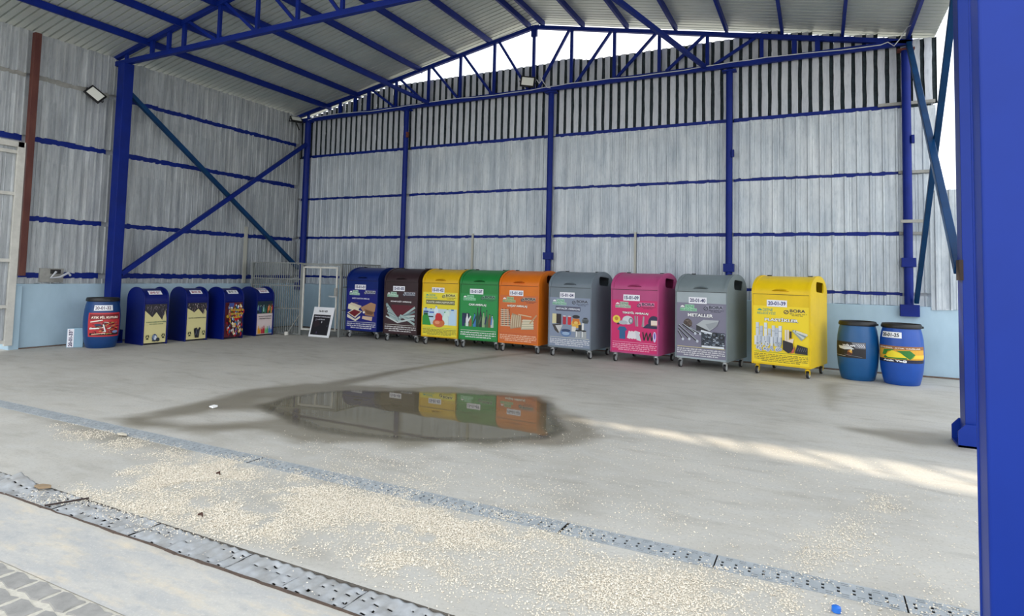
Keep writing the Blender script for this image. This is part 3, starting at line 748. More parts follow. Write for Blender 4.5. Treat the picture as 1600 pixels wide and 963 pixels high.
# cable on back chord
pts = [(-.05, -.06, 5.66)]; rr_ = random.Random(5)
for i in range(1, 45):
    x = i*.31
    pts.append((x, -.062, 5.70+.0055*x+.02+.022*math.sin(i*.55)+rr_.uniform(-.008, .008)))
pts += [(13.75, -.08, 5.80), (13.84, -.10, 5.71), (13.93, -.14, 5.82), (14.03, -.20, 5.98), (14.04, -.6, 5.86)]
q = MB(); q.tube(pts, .009, CABLE, 6); one('power_cable', 'white power cable fixed along the bottom chord of the back truss', 'cable', q, smooth=True)
q = MB(); q.tube([(6.98, -.1, 5.95), (7.05, -.12, 5.85), (7.1, -.1, 5.93), (7.06, -.08, 6.03), (7.14, -.1, 5.88), (7.22, -.06, 5.76), (7.3, -.06, 5.74)], .010, CABLE, 6); one('lamp_cable', 'tangled white cable beside the floodlight on the back truss', 'cable', q)
q = MB(); q.box((-.36, -6.03, 1.36), (-.26, -5.86, 1.44), BLACK); q.box((-.35, -6.2, 1.2), (-.28, -5.8, 1.46), GREY_RAIL); 
one('junction_box', 'small grey and black junction box on the lowest rail of the left wall', 'junction box', q, bevel=.004)
q = MB(); q.tube([(-.24, -5.95, 1.40), (-.22, -6.05, 1.28), (-.2, -5.9, 1.30), (-.22, -5.75, 1.38), (-.24, -5.7, 1.33)], .02, CABLE, 7); one('cable_coil', 'white cable coil hanging at the junction box', 'cable', q, smooth=True)
q = MB(); q.box((-.30, -1.70, 1.18), (-.26, -1.62, 2.6), mat('conduit', (182, 182, 172), .6)); one('conduit', 'pale upright strip on the left wall beside the barred cage', 'conduit', q)
for (x, w_) in ((9.23, 'behind the pink bin'), (5.32, 'behind the yellow and green bins')):
    q = MB(); q.box((x-.02, .06, 1.18), (x+.02, .095, 2.5), mat('conduit', (182, 182, 172), .6)); one('conduit', 'thin pale conduit strip on the back wall %s' % w_, 'conduit', q, 'conduit strips')

# ------------------------------------------------------------------ drain covers
GR1 = mat('grate_steel', (176, 181, 184), 0.6, metal=0.1, rgb2=(152, 158, 162), scale=7)
GR2 = mat('grate_steel_worn', (184, 187, 190), 0.6, metal=0.1, rgb2=(150, 148, 144), scale=6, bump=.3)
def cover1():
    """perforated cover .885 x .176 : longitudinal edge slits, transverse slots"""
    q = MB(); n = 12; pit = .070; L_ = .879; x0 = (L_-n*pit)/2
    xs = [0.0]; kinds = []
    for i in range(n):
        a = x0+i*pit; 
        for b_, k in ((a+.006, 's'), (a+.020, 'T'), (a+.025, 's'), (a+.060, 'L')):
            xs.append(b_); kinds.append(k)
    # xs intervals: s up to a+.006 ; T slot ; gap ; L slit
    xs.append(L_); kinds.append('s')
    ys = [0, .013, .022, .034, .043, .052, .076, .090, .114, .134, .143, .154, .163, .178]
    hole_L = {1, 3, 9, 11}; hole_T = {5, 7}
    vid = {}; vs = []; fs = []
    for i, x in enumerate(xs):
        for j, y in enumerate(ys): vid[i, j] = len(vs); vs.append((x, y, 0))
    for i in range(len(xs)-1):
        for j in range(len(ys)-1):
            if kinds[i] == 'L' and j in hole_L: continue
            if kinds[i] == 'T' and j in hole_T: continue
            fs.append((vid[i, j], vid[i+1, j], vid[i+1, j+1], vid[i, j+1]))
    q.add(vs, fs, GR1); return q
c1 = None; k = 0; x = 8.555-.887*6
while x < 14.6:
    if c1 is None:
        o = cover1().build('drain_cover', solid=.004); c1 = o
    else: o = c1.copy(); COL.objects.link(o)
    o.location = (x, DR1[0]+.001, .001+random.uniform(-.001, .001)); o.rotation_euler = (0, 0, random.uniform(-.002, .002))
    o['label'] = 'perforated grey steel drain cover, %s from the left in the inner drain row' % (ORD+['sixteenth'])[k]
    o['category'] = 'drain cover'; o['group'] = 'perforated covers of the inner drain'
    k += 1; x += .887
    if k in (6, 9): x += .012
def cover2(seed, bend=0.0):
    r = random.Random(seed); q = MB(); L_ = .785; W_ = .214; nx, ny = 78, 20; holes = set(); cells = 10
    X = lambda i: L_*i/nx; Y = lambda j: W_*j/ny
    cent = [((c+.5)/cells*L_+.012*((b_ % 2)*2-1), yy, r.uniform(.010, .019)) for c in range(cells) for b_, yy in enumerate((.035, .085, .135, .178)) if r.random() < .55]
    vs = []; fs = []
    for i in range(nx+1):
        for j in range(ny+1):
            x, y = X(i), Y(j); z = .004*math.sin(x*math.pi*2*cells/L_)+.004*math.sin(y*40+seed)*math.sin(x*7)
            z += bend*max(0, 1-x/.25)*(y/W_)
            for cx, cy, rr in cent:
                d = math.hypot((x-cx)*.75, y-cy)
                if d < rr*1.5: z -= .008*(1-d/(rr*1.5))
            vs.append((x, y, z))
    for i in range(nx):
        for j in range(ny):
            x, y = X(i+.5), Y(j+.5); h = False
            for cx, cy, rr in cent:
                if math.hypot((x-cx)*.6, (y-cy)*1.3) < rr*.5: h = True
            if abs((x/L_*cells) % 1-.02) < .045 and 3 < j < 14 and (int(x/L_*cells)*7+seed*3) % 5 == 0: h = True
            if h: continue
            a = i*(ny+1)+j; fs.append((a, a+ny+1, a+ny+2, a+1))
    q.add(vs, fs, GR2); return q
x = 8.30-.80*3; k = 0
while x < 12.7:
    o = cover2(k, .05 if k == 2 else 0.0).build('worn_drain_cover', solid=.004, smooth=True)
    o.location = (x, DR2[0]+.003, -.004 if k < 3 else -.008); o.rotation_euler = (R(random.uniform(-.8, .8)), R(random.uniform(-.3, .3)), 0)
    o['label'] = 'worn and dented steel drain cover, %s from the left in the outer drain row' % ORD[k]
    o['category'] = 'drain cover'; o['group'] = 'dented covers of the outer drain'
    k += 1; x += .795
q = MB(); xx = 5.9; pr = (xx, -10.246, .001); re_ = random.Random(5); EDG = mat('drain_edge', (96, 80, 70), .85, vary=.4, scale=12)
while xx < 12.9:
    xx += re_.uniform(.05, .16); nx_ = (xx, -10.249+re_.uniform(-.006, .004), re_.uniform(-.002, .003)); q.bar(pr, nx_, re_.uniform(.008, .018), .010, EDG); pr = nx_
struct(q.build('trim_2'))
q = MB(); q.bar((8.225, -10.24, .010), (8.33, -10.03, .012), .012, .008, mat('old_steel', (58, 44, 40), .8, vary=.3)); one('frame_bar', 'dark rusty cross bar at a joint of the outer drain, lower left', 'bar', q)

# ------------------------------------------------------------------ litter
def scrap(name, lab, cat, x, y, pts, c, h=.004, rz=0.0, z=.006):
    q = MB(); M_ = mat('scrap_%d_%d_%d' % c, c, .8); k = len(pts)
    vs = [(a, b_, random.uniform(0, h)) for a, b_ in pts]+[(a, b_, h+.003+random.uniform(0, h)) for a, b_ in pts]
    q.add(vs, [tuple(reversed(range(k))), tuple(range(k, 2*k))]+[(i, (i+1) % k, (i+1) % k+k, i+k) for i in range(k)], M_)
    o = one(name, lab, cat, q); o.location = (x, y, z); o.rotation_euler = (0, 0, rz)
scrap('paper_scrap', 'small white paper scrap left of the puddle', 'paper', 6.66, -7.81, [(-.03, -.03), (.03, -.028), (.032, .03), (-.028, .03)], (240, 240, 238), .012)
scrap('flat_stone', 'flat pale stone beside the inner drain at the left', 'stone', 6.98, -8.99+.0, [(-.05, -.02), (.02, -.028), (.055, 0), (.02, .02), (-.04, .015)], (206, 198, 180), .01)
q = MB(); BC = mat('blue_cap', (36, 110, 205), .4)
q.tube([(0, 0, 0), (0, 0, .022), (0, 0, .026)], [.021, .020, .014], BC, 16); o = one('bottle_cap', 'blue plastic bottle cap lying below the inner drain at lower right', 'bottle cap', q, smooth=True); o.location = (12.705, -9.132, .003)
scrap('leaf', 'curled dry leaf lying on the first worn drain covers at lower left', 'leaf', 7.87, -10.07, [(-.06, -.02), (0, -.035), (.07, -.005), (.03, .03), (-.04, .025)], (150, 128, 100), .008, .2, .012)
for i, (x, y, lab) in enumerate(((8.62, -9.28, 'brown twig on the wood chips near the inner drain'), (9.20, -9.86, 'dark twig on the wood chips near the outer drain'))):
    q = MB(); q.tube([(x-.02, y, .012), (x, y+.01, .02), (x+.025, y-.005, .012)], [.006, .008, .004], mat('twig', (70, 44, 34), .8), 7); one('twig', lab, 'twig', q)

# ------------------------------------------------------------------ artwork helpers
DK = (34, 36, 44); WH = (240, 240, 240); NAVY = (36, 40, 110)
def logos(a, c_g, c_b, plate=None, plate2=None):
    if plate: a.rect(plate, .08, .845, .42, .90); a.rect(plate, .18, .90, .37, .965)
    a.poly(c_g if not plate else WH, [(.085, .915), (.10, .935), (.13, .95), (.16, .935), (.175, .915)])
    a.text('DEFNE', c_g, .185, .905, .365, .955)
    a.text('BELEDİYESİ', c_g, .085, .85, .415, .902)
    if plate2: a.rect(plate2, .60, .895, .93, .965)
    a.ell(c_b, .60, .905, .045, .036); a.ell(plate2 or (150, 150, 150), .60, .905, .030, .024); a.line(c_b, (.57, .885), (.635, .93), .012)
    a.text('BORA', c_b, .665, .905, .93, .958, .03)
    a.smalltype(c_b, .66, .84, .94, .893, 2, 5)

def pic_paper(a):
    a.poly((214, 200, 176), [(.06, .60), (.16, .66), (.50, .58), (.40, .50)]); a.poly((120, 90, 70), [(.22, .655), (.40, .66), (.36, .645), (.2, .64)])
    a.poly((226, 220, 190), [(.04, .50), (.06, .62), (.40, .53), (.42, .42)])
    a.poly((176, 134, 100), [(.46, .54), (.80, .68), (.96, .64), (.93, .46), (.60, .40)]); a.poly((150, 108, 78), [(.58, .52), (.90, .46), (.92, .34), (.62, .36)])
    a.poly((110, 74, 52), [(.62, .50), (.90, .44), (.84, .38), (.66, .40)]); a.poly((214, 186, 160), [(.54, .34), (.86, .33), (.84, .23), (.52, .27)])
    a.poly((232, 226, 200), [(.03, .40), (.26, .51), (.52, .45), (.30, .28)]); a.poly((112, 20, 34), [(.07, .40), (.26, .49), (.48, .44), (.28, .31)])
    a.poly((224, 218, 196), [(.03, .37), (.30, .25), (.46, .34), (.46, .29), (.31, .20), (.03, .29)])
    a.poly((240, 240, 235), [(.54, .44), (.60, .46), (.62, .42), (.56, .40)])
def pic_composite(a):
    a.rect((92, 22, 38), .22, .40, .92, .66)
    c = [(132, 158, 160), (164, 186, 184), (108, 132, 136), (184, 198, 196)]
    for i in range(10):
        t = i/9; a.line(c[i % 4], (.06+.12*t, .68-.32*t), (.40+.14*t, .34-.06*t), .055)
    for i in range(5):
        t = i/4; a.line(c[(i+1) % 4], (.42+.02*i, .30+.03*i), (.94, .62-.10*i), .05)
    a.line((204, 212, 210), (.06, .38), (.44, .24), .035); a.line((190, 200, 200), (.44, .25), (.92, .36), .04); a.line((150, 170, 172), (.1, .46), (.42, .30), .03)
def bottle(a, u, v, w, h, c, cap):
    a.poly(c, [(u-w, v), (u+w, v), (u+w, v+h*.55), (u+w*.35, v+h*.8), (u+w*.35, v+h*.95), (u-w*.35, v+h*.95), (u-w*.35, v+h*.8), (u-w, v+h*.55)])
    a.rect(cap, u-w*.42, v+h*.92, u+w*.42, v+h)
def pic_bottles(a):
    a.rect((196, 216, 224), .02, .26, .98, .62)
    for (u, v, w, h, c, cp) in ((.10, .42, .07, .22, (150, 190, 226), (30, 60, 150)), (.25, .36, .06, .26, (190, 220, 240), (30, 80, 190)), (.40, .50, .06, .18, (220, 234, 246), (40, 120, 200)),
                          (.66, .26, .08, .30, (214, 236, 226), (30, 150, 70)), (.86, .26, .09, .36, (186, 218, 240), (40, 110, 190)), (.72, .46, .06, .16, (214, 234, 226), (20, 130, 70))):
        bottle(a, u, v, w, h, c, cp)
    a.rect((24, 46, 120), .04, .53, .18, .56); a.rect((60, 90, 190), .20, .52, .34, .55); a.rect((20, 20, 40), .18, .42, .32, .45)
    a.poly((44, 150, 62), [(.0, .24), (.26, .24), (.20, .40), (.15, .50), (.06, .50), (.0, .42)]); a.rect((30, 90, 44), .04, .47, .16, .52)
    a.ell((206, 110, 60), .48, .30, .17, .10); a.poly((200, 40, 44), [(.38, .35), (.58, .35), (.58, .46), (.52, .52), (.42, .52), (.38, .46)]); a.ell((230, 150, 110), .44, .31, .07, .04)
def pic_glass(a):
    cs = [(16, 40, 90), (220, 226, 226), (140, 100, 60), (60, 120, 190), (20, 70, 50), (30, 40, 46), (150, 170, 130), (70, 100, 70), (120, 84, 50), (180, 196, 190)]
    a.rect((20, 36, 70), .06, .34, .26, .56)
    for i, (u, h) in enumerate(((.10, .24), (.20, .30), (.29, .24), (.40, .30), (.48, .42), (.56, .44), (.64, .34), (.72, .38), (.80, .30), (.87, .28))):
        bottle(a, u, .27, .036, h, cs[i], (30, 60, 60))
    for i in range(5): a.line(cs[(i*3+1) % 10], (.2+.16*i, .33), (.30+.14*i, .50), .03)
def pic_pallets(a):
    for s in range(9):
        a.rect((206, 186, 160), .04, .33+.042*s, .34-.02*s*.6, .355+.042*s)
        for k in range(3): a.rect((60, 44, 34), .07+.09*k, .355+.042*s, .12+.09*k-.003*s, .372+.042*s)
    a.poly((168, 142, 112), [(.30, .28), (.60, .33), (.58, .56), (.34, .62)])
    for k in range(5): a.line((206, 190, 162), (.32+.055*k, .30+.01*k), (.34+.055*k, .58), .022)
    a.poly((190, 182, 156), [(.58, .28), (.90, .30), (.88, .50), (.62, .50)])
    for k in range(4): a.line((226, 214, 186), (.60, .32+.05*k), (.90, .34+.05*k), .018)
    a.line((190, 150, 110), (.80, .42), (.97, .60), .03); a.line((214, 190, 150), (.50, .60), (.84, .56), .02)
def pic_tins(a):
    a.rect((214, 206, 160), .08, .46, .18, .66); a.rect((40, 30, 34), .18, .46, .30, .66)
    for u, c in ((.38, (176, 30, 54)), (.50, (200, 40, 50))):
        a.rect(c, u-.04, .46, u+.04, .62); a.ell((214, 214, 216), u, .62, .04, .012); a.ell(c, u, .46, .04, .012)
    a.ell((226, 176, 70), .66, .48, .11, .09); a.rect((210, 120, 40), .58, .48, .74, .58); a.ell((40, 36, 40), .66, .62, .09, .035); a.ell((230, 190, 100), .66, .50, .05, .03)
    a.ell((92, 98, 104), .88, .55, .08, .055); a.rect((70, 76, 80), .82, .50, .94, .56); a.ell((46, 46, 50), .88, .60, .05, .014)
    a.poly((64, 60, 60), [(.08, .44), (.30, .46), (.24, .26), (.15, .32)]); a.poly((196, 196, 196), [(.16, .42), (.34, .44), (.26, .28)])
    a.ell((90, 122, 168), .42, .28, .13, .075); a.ell((40, 60, 100), .42, .33, .11, .030); a.ell((150, 176, 206), .42, .27, .09, .035)
    a.rect((220, 216, 206), .56, .32, .66, .42); a.rect((34, 36, 44), .72, .34, .82, .46); a.rect((226, 226, 222), .80, .36, .85, .50)
    for u in (.71, .85): a.rect((166, 170, 172), u-.06, .20, u+.06, .34); a.ell((44, 46, 50), u, .345, .06, .018); a.line((226, 228, 230), (u-.03, .22), (u-.03, .33), .02)
def pic_textile(a):
    a.ell((236, 212, 72), .11, .62, .085, .075); a.ell((190, 140, 40), .11, .63, .04, .036); a.ell((30, 20, 34), .15, .53, .03, .018)
    a.ell((206, 210, 216), .36, .61, .12, .085); a.ell((176, 182, 190), .26, .56, .10, .04); a.ell((120, 128, 138), .43, .60, .05, .06); a.ell((190, 196, 204), .43, .60, .025, .035)
    for u in (.55, .68): a.line((150, 130, 140), (u, .50), (u+.03*(1 if u > .6 else -1), .70), .04); a.line((180, 160, 170), (u+.03, .50), (u+.02, .70), .02)
    a.ell((34, 30, 70), .92, .60, .12, .12); a.poly((34, 30, 70), [(.68, .475), (.99, .475), (.99, .55), (.78, .56)]); a.rect((232, 214, 200), .86, .53, .995, .63); a.rect((190, 160, 140), .86, .53, .995, .55)
    a.poly((34, 92, 140), [(.13, .42), (.18, .48), (.30, .48), (.35, .42), (.31, .40), (.31, .24), (.18, .24), (.18, .40)])
    for i in range(4): a.line((226, 220, 226), (.38+.06*i, .26), (.42+.06*i, .40), .07)
    a.poly((206, 206, 214), [(.52, .42), (.60, .40), (.66, .22), (.56, .24)])
    for u in (.72, .80, .88): a.line((40, 24, 30), (u, .24), (u-.03, .40), .025); a.line((30, 20, 26), (u, .24), (u+.04, .38), .022)
    a.ell((206, 190, 230), .94, .32, .035, .10); a.ell((90, 70, 170), .94, .34, .015, .06)
def pic_metals(a):
    a.ell((86, 74, 70), .24, .62, .09, .08); rr = random.Random(4)
    for i in range(60):
        t = rr.uniform(0, 6.28); s = rr.uniform(0, 1); u, v = .24+.09*s*math.cos(t), .61+.09*s*math.sin(t)
        a.line(rr.choice(((50, 44, 44), (130, 116, 108), (92, 70, 62))), (u, v), (u+rr.uniform(-.04, .04), v+rr.uniform(-.03, .03)), .007)
    for (p, s) in (((.06, .58), (.44, .30)), ((.06, .52), (.28, .33)), ((.05, .47), (.15, .32)), ((.20, .56), (.50, .44)), ((.14, .60), (.40, .44))):
        a.line((40, 42, 50), p, s, .034); a.line((176, 182, 192), (p[0]+.006, p[1]+.008), (s[0]+.006, s[1]+.008), .012); a.ell((196, 202, 214), s[0], s[1], .026, .026)
    a.poly((176, 182, 186), [(.42, .60), (.56, .70), (.86, .70), (.82, .60), (.68, .50)]); a.poly((44, 46, 52), [(.42, .60), (.68, .50), (.42, .50)]); a.poly((150, 156, 162), [(.60, .62), (.84, .68), (.82, .60), (.68, .52)])
    a.rect((50, 58, 70), .52, .22, .97, .48)
    for i in range(90):
        u, v = rr.uniform(.53, .95), rr.uniform(.24, .46); a.line(rr.choice(((24, 28, 36), (104, 118, 134), (190, 200, 214), (34, 40, 52))), (u, v), (u+rr.uniform(.01, .06), v+rr.uniform(-.02, .02)), .012)
    for (u, v, q_) in ((.78, .44, .05), (.92, .40, .05)): a.ell((24, 26, 32), u, v, q_, q_*.95); a.ell((76, 84, 96), u, v, q_*.5, q_*.5)
    a.line((214, 220, 228), (.52, .50), (.74, .46), .035); a.rect((226, 230, 236), .54, .20, .97, .235)
def pic_pipes(a):
    c = [(206, 212, 220), (186, 194, 206), (222, 226, 230), (196, 204, 214)]
    for i, (u, v1) in enumerate(((.09, .70), (.16, .64), (.24, .70), (.31, .60), (.38, .66), (.44, .62), (.50, .66))):
        a.rect(c[i % 4], u-.032, .34, u+.030, v1); a.rect((126, 136, 156), u+.022, .34, u+.030, v1); a.rect((150, 160, 178), u-.032, v1-.10, u+.030, v1-.09)
    for i, u in enumerate((.06, .13, .20, .28, .35, .42, .49)):
        a.rect(c[(i+2) % 4], u-.026, .30, u+.026, .46+.02*(i % 2)); a.rect((96, 106, 130), u+.02, .30, u+.028, .46)
    rr = random.Random(8)
    for i in range(26):
        u, v = rr.uniform(.05, .50), rr.uniform(.22, .38); s = rr.uniform(.018, .04)
        a.ell(c[i % 4], u, v, s, s*.9); a.ell((96, 104, 126), u+.004, v, s*.55, s*.5); a.ell(c[(i+1) % 4], u+.006, v, s*.28, s*.25)
    for u in (.60, .64): a.rect((226, 214, 196), u-.016, .40, u+.016, .60)
    a.rect((60, 40, 30), .665, .46, .70, .58); a.poly((232, 214, 196), [(.62, .42), (.74, .46), (.72, .36), (.62, .36)])
    for i in range(4): a.line(((150, 160, 150), (196, 206, 200), (130, 146, 150), (214, 214, 200))[i], (.72+.02*i, .60-.005*i), (.88+.03*i, .44+.03*i), .035)
    a.poly((34, 26, 34), [(.55, .42), (.72, .38), (.74, .24), (.64, .20), (.55, .26)]); a.poly((196, 96, 70), [(.68, .20), (.76, .34), (.74, .22)])
    a.poly((26, 26, 36), [(.76, .24), (.80, .36), (.97, .32), (.97, .20), (.76, .21)])
    for i in range(5): a.line((96, 96, 106), (.80+.034*i, .25), (.82+.034*i, .31), .008)

# ------------------------------------------------------------------ large wheeled bins
WB, DB, Z0, ZS, ZT = .92, 1.0, .17, 1.335, 1.635
def arch(n=18, ry=DB/2, rz=ZT-ZS, cy=DB/2, z=ZS):
    return [(cy-ry*math.cos(math.pi*k/n), z+rz*math.sin(math.pi*k/n)**.95) for k in range(n+1)]
def make_caster(parent, x, y, metal, flipw):
    t = MB(); a = 1 if flipw else -1
    t.box((x-.05, y-.05, Z0-.012), (x+.05, y+.05, Z0), metal); t.tube([(x, y, Z0-.035), (x, y, Z0-.01)], .03, metal, 12)
    oy = y+.025*a
    for s in (-1, 1):
        pts = [(y-.035, Z0-.035), (y+.035, Z0-.035), (oy+.02, .05), (oy-.02, .05)]
        vs = [(x+s*.027, p, z) for p, z in pts]+[(x+s*.031, p, z) for p, z in pts]
        t.add(vs, [(0, 1, 2, 3), (7, 6, 5, 4), (0, 4, 5, 1), (1, 5, 6, 2), (2, 6, 7, 3), (3, 7, 4, 0)], metal)
    t.box((x-.031, y-.035, Z0-.042), (x+.031, y+.035, Z0-.033), metal)
    c = t.build('caster', parent, bevel=.002)
    w_ = MB(); w_.tube([(x-.020, oy, .062), (x-.016, oy, .062), (x+.016, oy, .062), (x+.020, oy, .062)], [.056, .062, .062, .056], RUBBER, 22)
    for s in (-1, 1): w_.tube([(x+s*.019, oy, .062), (x+s*.0225, oy, .062)], [.047, .043], ZINC, 18)
    w_.tube([(x-.034, oy, .062), (x+.034, oy, .062)], .008, ZINC, 8)
    w_.build('wheel', c, smooth=True)
def big_bin(x, y, rz, paint, label, number, title, poster_rgb, pic, logo=None, title_style=None, small=(240, 240, 240), rows=3, line_c=(230, 230, 220), poster=(.015, .905, .20, 1.135), hole=True, plate=(196, 222, 206), plate2=(176, 180, 190), c_g=(40, 130, 90), c_b=(50, 54, 70), numc=(38, 40, 96), face=None):
    t = thing('recycling_bin', label, 'recycling bin', (x, y, 0), rz, 'large wheeled recycling bins')
    # side plates with throw-in holes
    prof = [(0, Z0), (DB, Z0)]+[(a, z) for a, z in reversed(arch(24))]
    hl = []
    cy, cz, hw, hh = DB*.56, 1.465, .23, .085
    for (sx_, sz_, a0) in ((1, 1, 0), (-1, 1, 90), (-1, -1, 180), (1, -1, 270)):
        for k in range(5):
            an = R(a0+k*22.5); rr = .055
            hl.append((cy+sx_*(hw-rr)+rr*math.cos(an), cz+sz_*(hh-rr)+rr*math.sin(an)-(.02 if sx_ > 0 else 0)))
    body = MB()
    loops = [prof, hl] if hole else [prof]
    vs, fs = curve_fill(loops, .022)
    for xo in (.011, WB-.011): body.add([(xo+c, a, b_) for a, b_, c in vs], [tuple(reversed(f)) for f in fs], paint)
    # front, back, bottom shells
    body.box((.022, .008, Z0), (WB-.022, .020, ZS), face or paint); body.box((.022, DB-.02, Z0), (WB-.022, DB-.008, ZS), paint); body.box((.022, .02, Z0), (WB-.022, DB-.02, Z0+.012), paint)
    body.build('body', t, bevel=.005)
    # rim flange following the arch
    for xo in (0, WB-.05):
        fr = MB()
        A = arch(24, DB/2+.010, ZT-ZS+.010); B = arch(24, DB/2-.004, ZT-ZS-.004); k = len(A)
        vs = [(xo+dx, a, b_) for dx in (0, .05) for P in (A, B) for a, b_ in P]
        fs = []
        for i in range(k-1):
            fs += [(i, i+1, 2*k+i+1, 2*k+i), (k+i+1, k+i, 3*k+i, 3*k+i+1), (k+i, k+i+1, i+1, i), (2*k+i, 2*k+i+1, 3*k+i+1, 3*k+i)]
        fr.add(vs, fs, paint); fr.build('rim', t, smooth=True)
    # lid
    ld = MB(); A = arch(28, DB/2-.004, ZT-ZS-.004); B = arch(28, DB/2-.016, ZT-ZS-.016); k = len(A); xa, xb = .045, WB-.045
    vs = [(xx, a, b_) for xx in (xa, xb) for P in (A, B) for a, b_ in P]; fs = []
    for i in range(k-1): fs += [(i, 2*k+i, 2*k+i+1, i+1), (k+i+1, 3*k+i+1, 3*k+i, k+i)]
    fs += [(i, i+1, k+i+1, k+i) for i in range(k-1)]+[(2*k+i+1, 2*k+i, 3*k+i, 3*k+i+1) for i in range(k-1)]
    ld.add(vs, fs, paint)
    ld.box((.02, -.014, ZS-.004), (WB-.02, .02, ZS+.016), paint)
    lo = ld.build('lid', t, smooth=True)
    lip = MB(); n = 10; vs = []; fs = []
    for i in range(n+1):
        u = i/n; xx = WB*.36+u*.26; up = .055*math.sin(math.pi*u)**.6
        a, z = .010+.03*0, ZS+.045
        vs += [(xx, .015, z), (xx, -.012-.02*math.sin(math.pi*u), z+.004+up*.45), (xx, .026, z+.012+up*.5)]
    for i in range(n): fs += [(3*i, 3*i+3, 3*i+4, 3*i+1), (3*i+1, 3*i+4, 3*i+5, 3*i+2)]
    lip.add(vs, fs, paint); lip.build('handle', lo, solid=.004, smooth=True)
    hg = MB(); hg.box((.10, DB/2-.02, ZT-.005), (.16, DB/2+.03, ZT+.014), BLACK); hg.box((WB-.16, DB/2-.02, ZT-.005), (WB-.10, DB/2+.03, ZT+.010), BLACK); hg.build('hinge', t)
    gp = MB(); gp.box((.02, .0065, ZS-.012), (WB-.02, .010, ZS-.002), BLACK); gp.build('lid_gap', t)
    for cx, cy_, fl_ in ((.07, .09, 0), (WB-.07, .09, 1), (.07, DB-.08, 1), (WB-.07, DB-.08, 0)): make_caster(t, cx, cy_, ZINC if paint is not PY2 else PY2, fl_)
    # poster
    x0, x1, z0, z1 = poster
    mp = lambda u, v, h: (x0+(x1-x0)*u, .008-h, z0+(z1-z0)*v)
    a = Art(mp); a.rect(poster_rgb, 0, 0, 1, 1); po = a.build('poster', t)
    b1 = Art(mp); b1.h = .0020; logos(b1, c_g, c_b, plate, plate2); b1.build('logo', po)
    b2 = Art(mp); b2.h = .0020; pic(b2); b2.build('picture', po)
    b3 = Art(mp); b3.h = .0045
    ts = title_style or dict(u=(.15, .72), v=(.745, .80), c=WH, o=(30, 20, 40))
    if ts.get('bg'): b3.rect(ts['bg'], ts['u'][0]-.02, ts['v'][0]-.02, ts['u'][1]+.02, ts['v'][1]+.02)
    b3.text(title, ts['c'], ts['u'][0], ts['v'][0], ts['u'][1], ts['v'][1], .035, outline=ts.get('o'), ow=.10); b3.build('title', po)
    b3 = Art(mp); b3.h = .0045; b3.rect(line_c, .03, .182, .97, .19); b3.smalltype(small, .03, .02, .97, .165, rows, len(title)); b3.build('small_print', po)
    # number label
    zc = z1+.045; xc = WB*.44
    mp2 = lambda u, v, h: (xc-.16+.32*u, .0065-h, zc-.055+.11*v)
    c = Art(mp2); c.h = .004; c.rect((238, 238, 246), 0, 0, 1, 1); nl = c.build('number_label', t)
    d = Art(mp2); d.h = .0055; d.text(number, numc, .07, .22, .93, .80, .03); d.build('digits', nl)
    return t
def pm(n, c, rough=.40): return mat(n, c, rough, vary=.10, scale=2.5, spec=.35)
PB = pm('bin_blue', (3, 34, 110)); PBR = pm('bin_brown', (54, 38, 42)); PY = pm('bin_yellow', (226, 182, 16)); PG = pm('bin_green', (34, 132, 62)); PO = pm('bin_orange', (224, 118, 22))
PGR = pm('bin_grey', (116, 128, 138)); PP = pm('bin_pink', (186, 74, 128)); PGR2 = pm('bin_grey_metals', (122, 134, 138)); PY2 = pm('bin_yellow_plastics', (240, 202, 18))
TS = dict
big_bin(2.76, -1.31, 0, PB, 'dark blue wheeled bin labelled 15-01-01, leftmost of the large bins', '15-01-01', 'KAĞIT KARTON AMBALAJ', (10, 20, 120), pic_paper, title_style=TS(u=(.18, .74), v=(.74, .79), c=(206, 206, 226), o=(110, 110, 160)))
big_bin(3.88, -1.34, 0, PBR, 'dark brown wheeled bin labelled 15-01-05 with a fan of sheets pictured', '15-01-05', 'KOMPOZİT AMBALAJ', (58, 34, 40), pic_composite, title_style=TS(u=(.20, .82), v=(.715, .765), c=WH, o=(90, 60, 70)))
big_bin(4.93, -1.36, 0, PY, 'yellow wheeled bin labelled 15-01-02 with plastic bottles pictured, between brown and green bins', '15-01-02', 'PLASTİK AMBALAJ(PP,PE,PET)', (232, 216, 52), pic_bottles, plate=None, plate2=(226, 216, 120), c_g=(60, 160, 140), c_b=(50, 50, 40), title_style=TS(u=(.12, .90), v=(.74, .80), c=(226, 222, 190), o=(70, 70, 60), bg=(120, 118, 70)), small=(70, 80, 60), rows=5, line_c=(150, 190, 90))
big_bin(5.88, -1.36, 0, PG, 'green wheeled bin labelled 15-01-07 with glass bottles pictured', '15-01-07', 'CAM AMBALAJ', (24, 140, 66), pic_glass, plate=(150, 214, 170), plate2=(96, 160, 116), title_style=TS(u=(.24, .70), v=(.72, .78), c=(236, 244, 236), o=(20, 90, 50)))
big_bin(6.82, -1.37, R(-4), PO, 'orange wheeled bin labelled 15-01-03 with wooden pallets pictured', '15-01-03', 'AHŞAP AMBALAJ', (206, 104, 46), pic_pallets, plate=(186, 190, 140), plate2=(170, 150, 130), title_style=TS(u=(.20, .72), v=(.74, .80), c=(246, 236, 220), o=(120, 60, 40)), small=(250, 220, 190), line_c=(190, 90, 60), rows=4)
big_bin(7.93, -1.40, R(-7), PGR, 'grey wheeled bin labelled 15-01-04 with tins and pots pictured', '15-01-04', 'METALİK AMBALAJ', (132, 144, 166), pic_tins, plate=(170, 206, 190), plate2=(140, 150, 168), title_style=TS(u=(.18, .74), v=(.745, .80), c=(226, 230, 240), o=(60, 62, 86), bg=(84, 86, 108)), rows=4, line_c=(214, 216, 200))
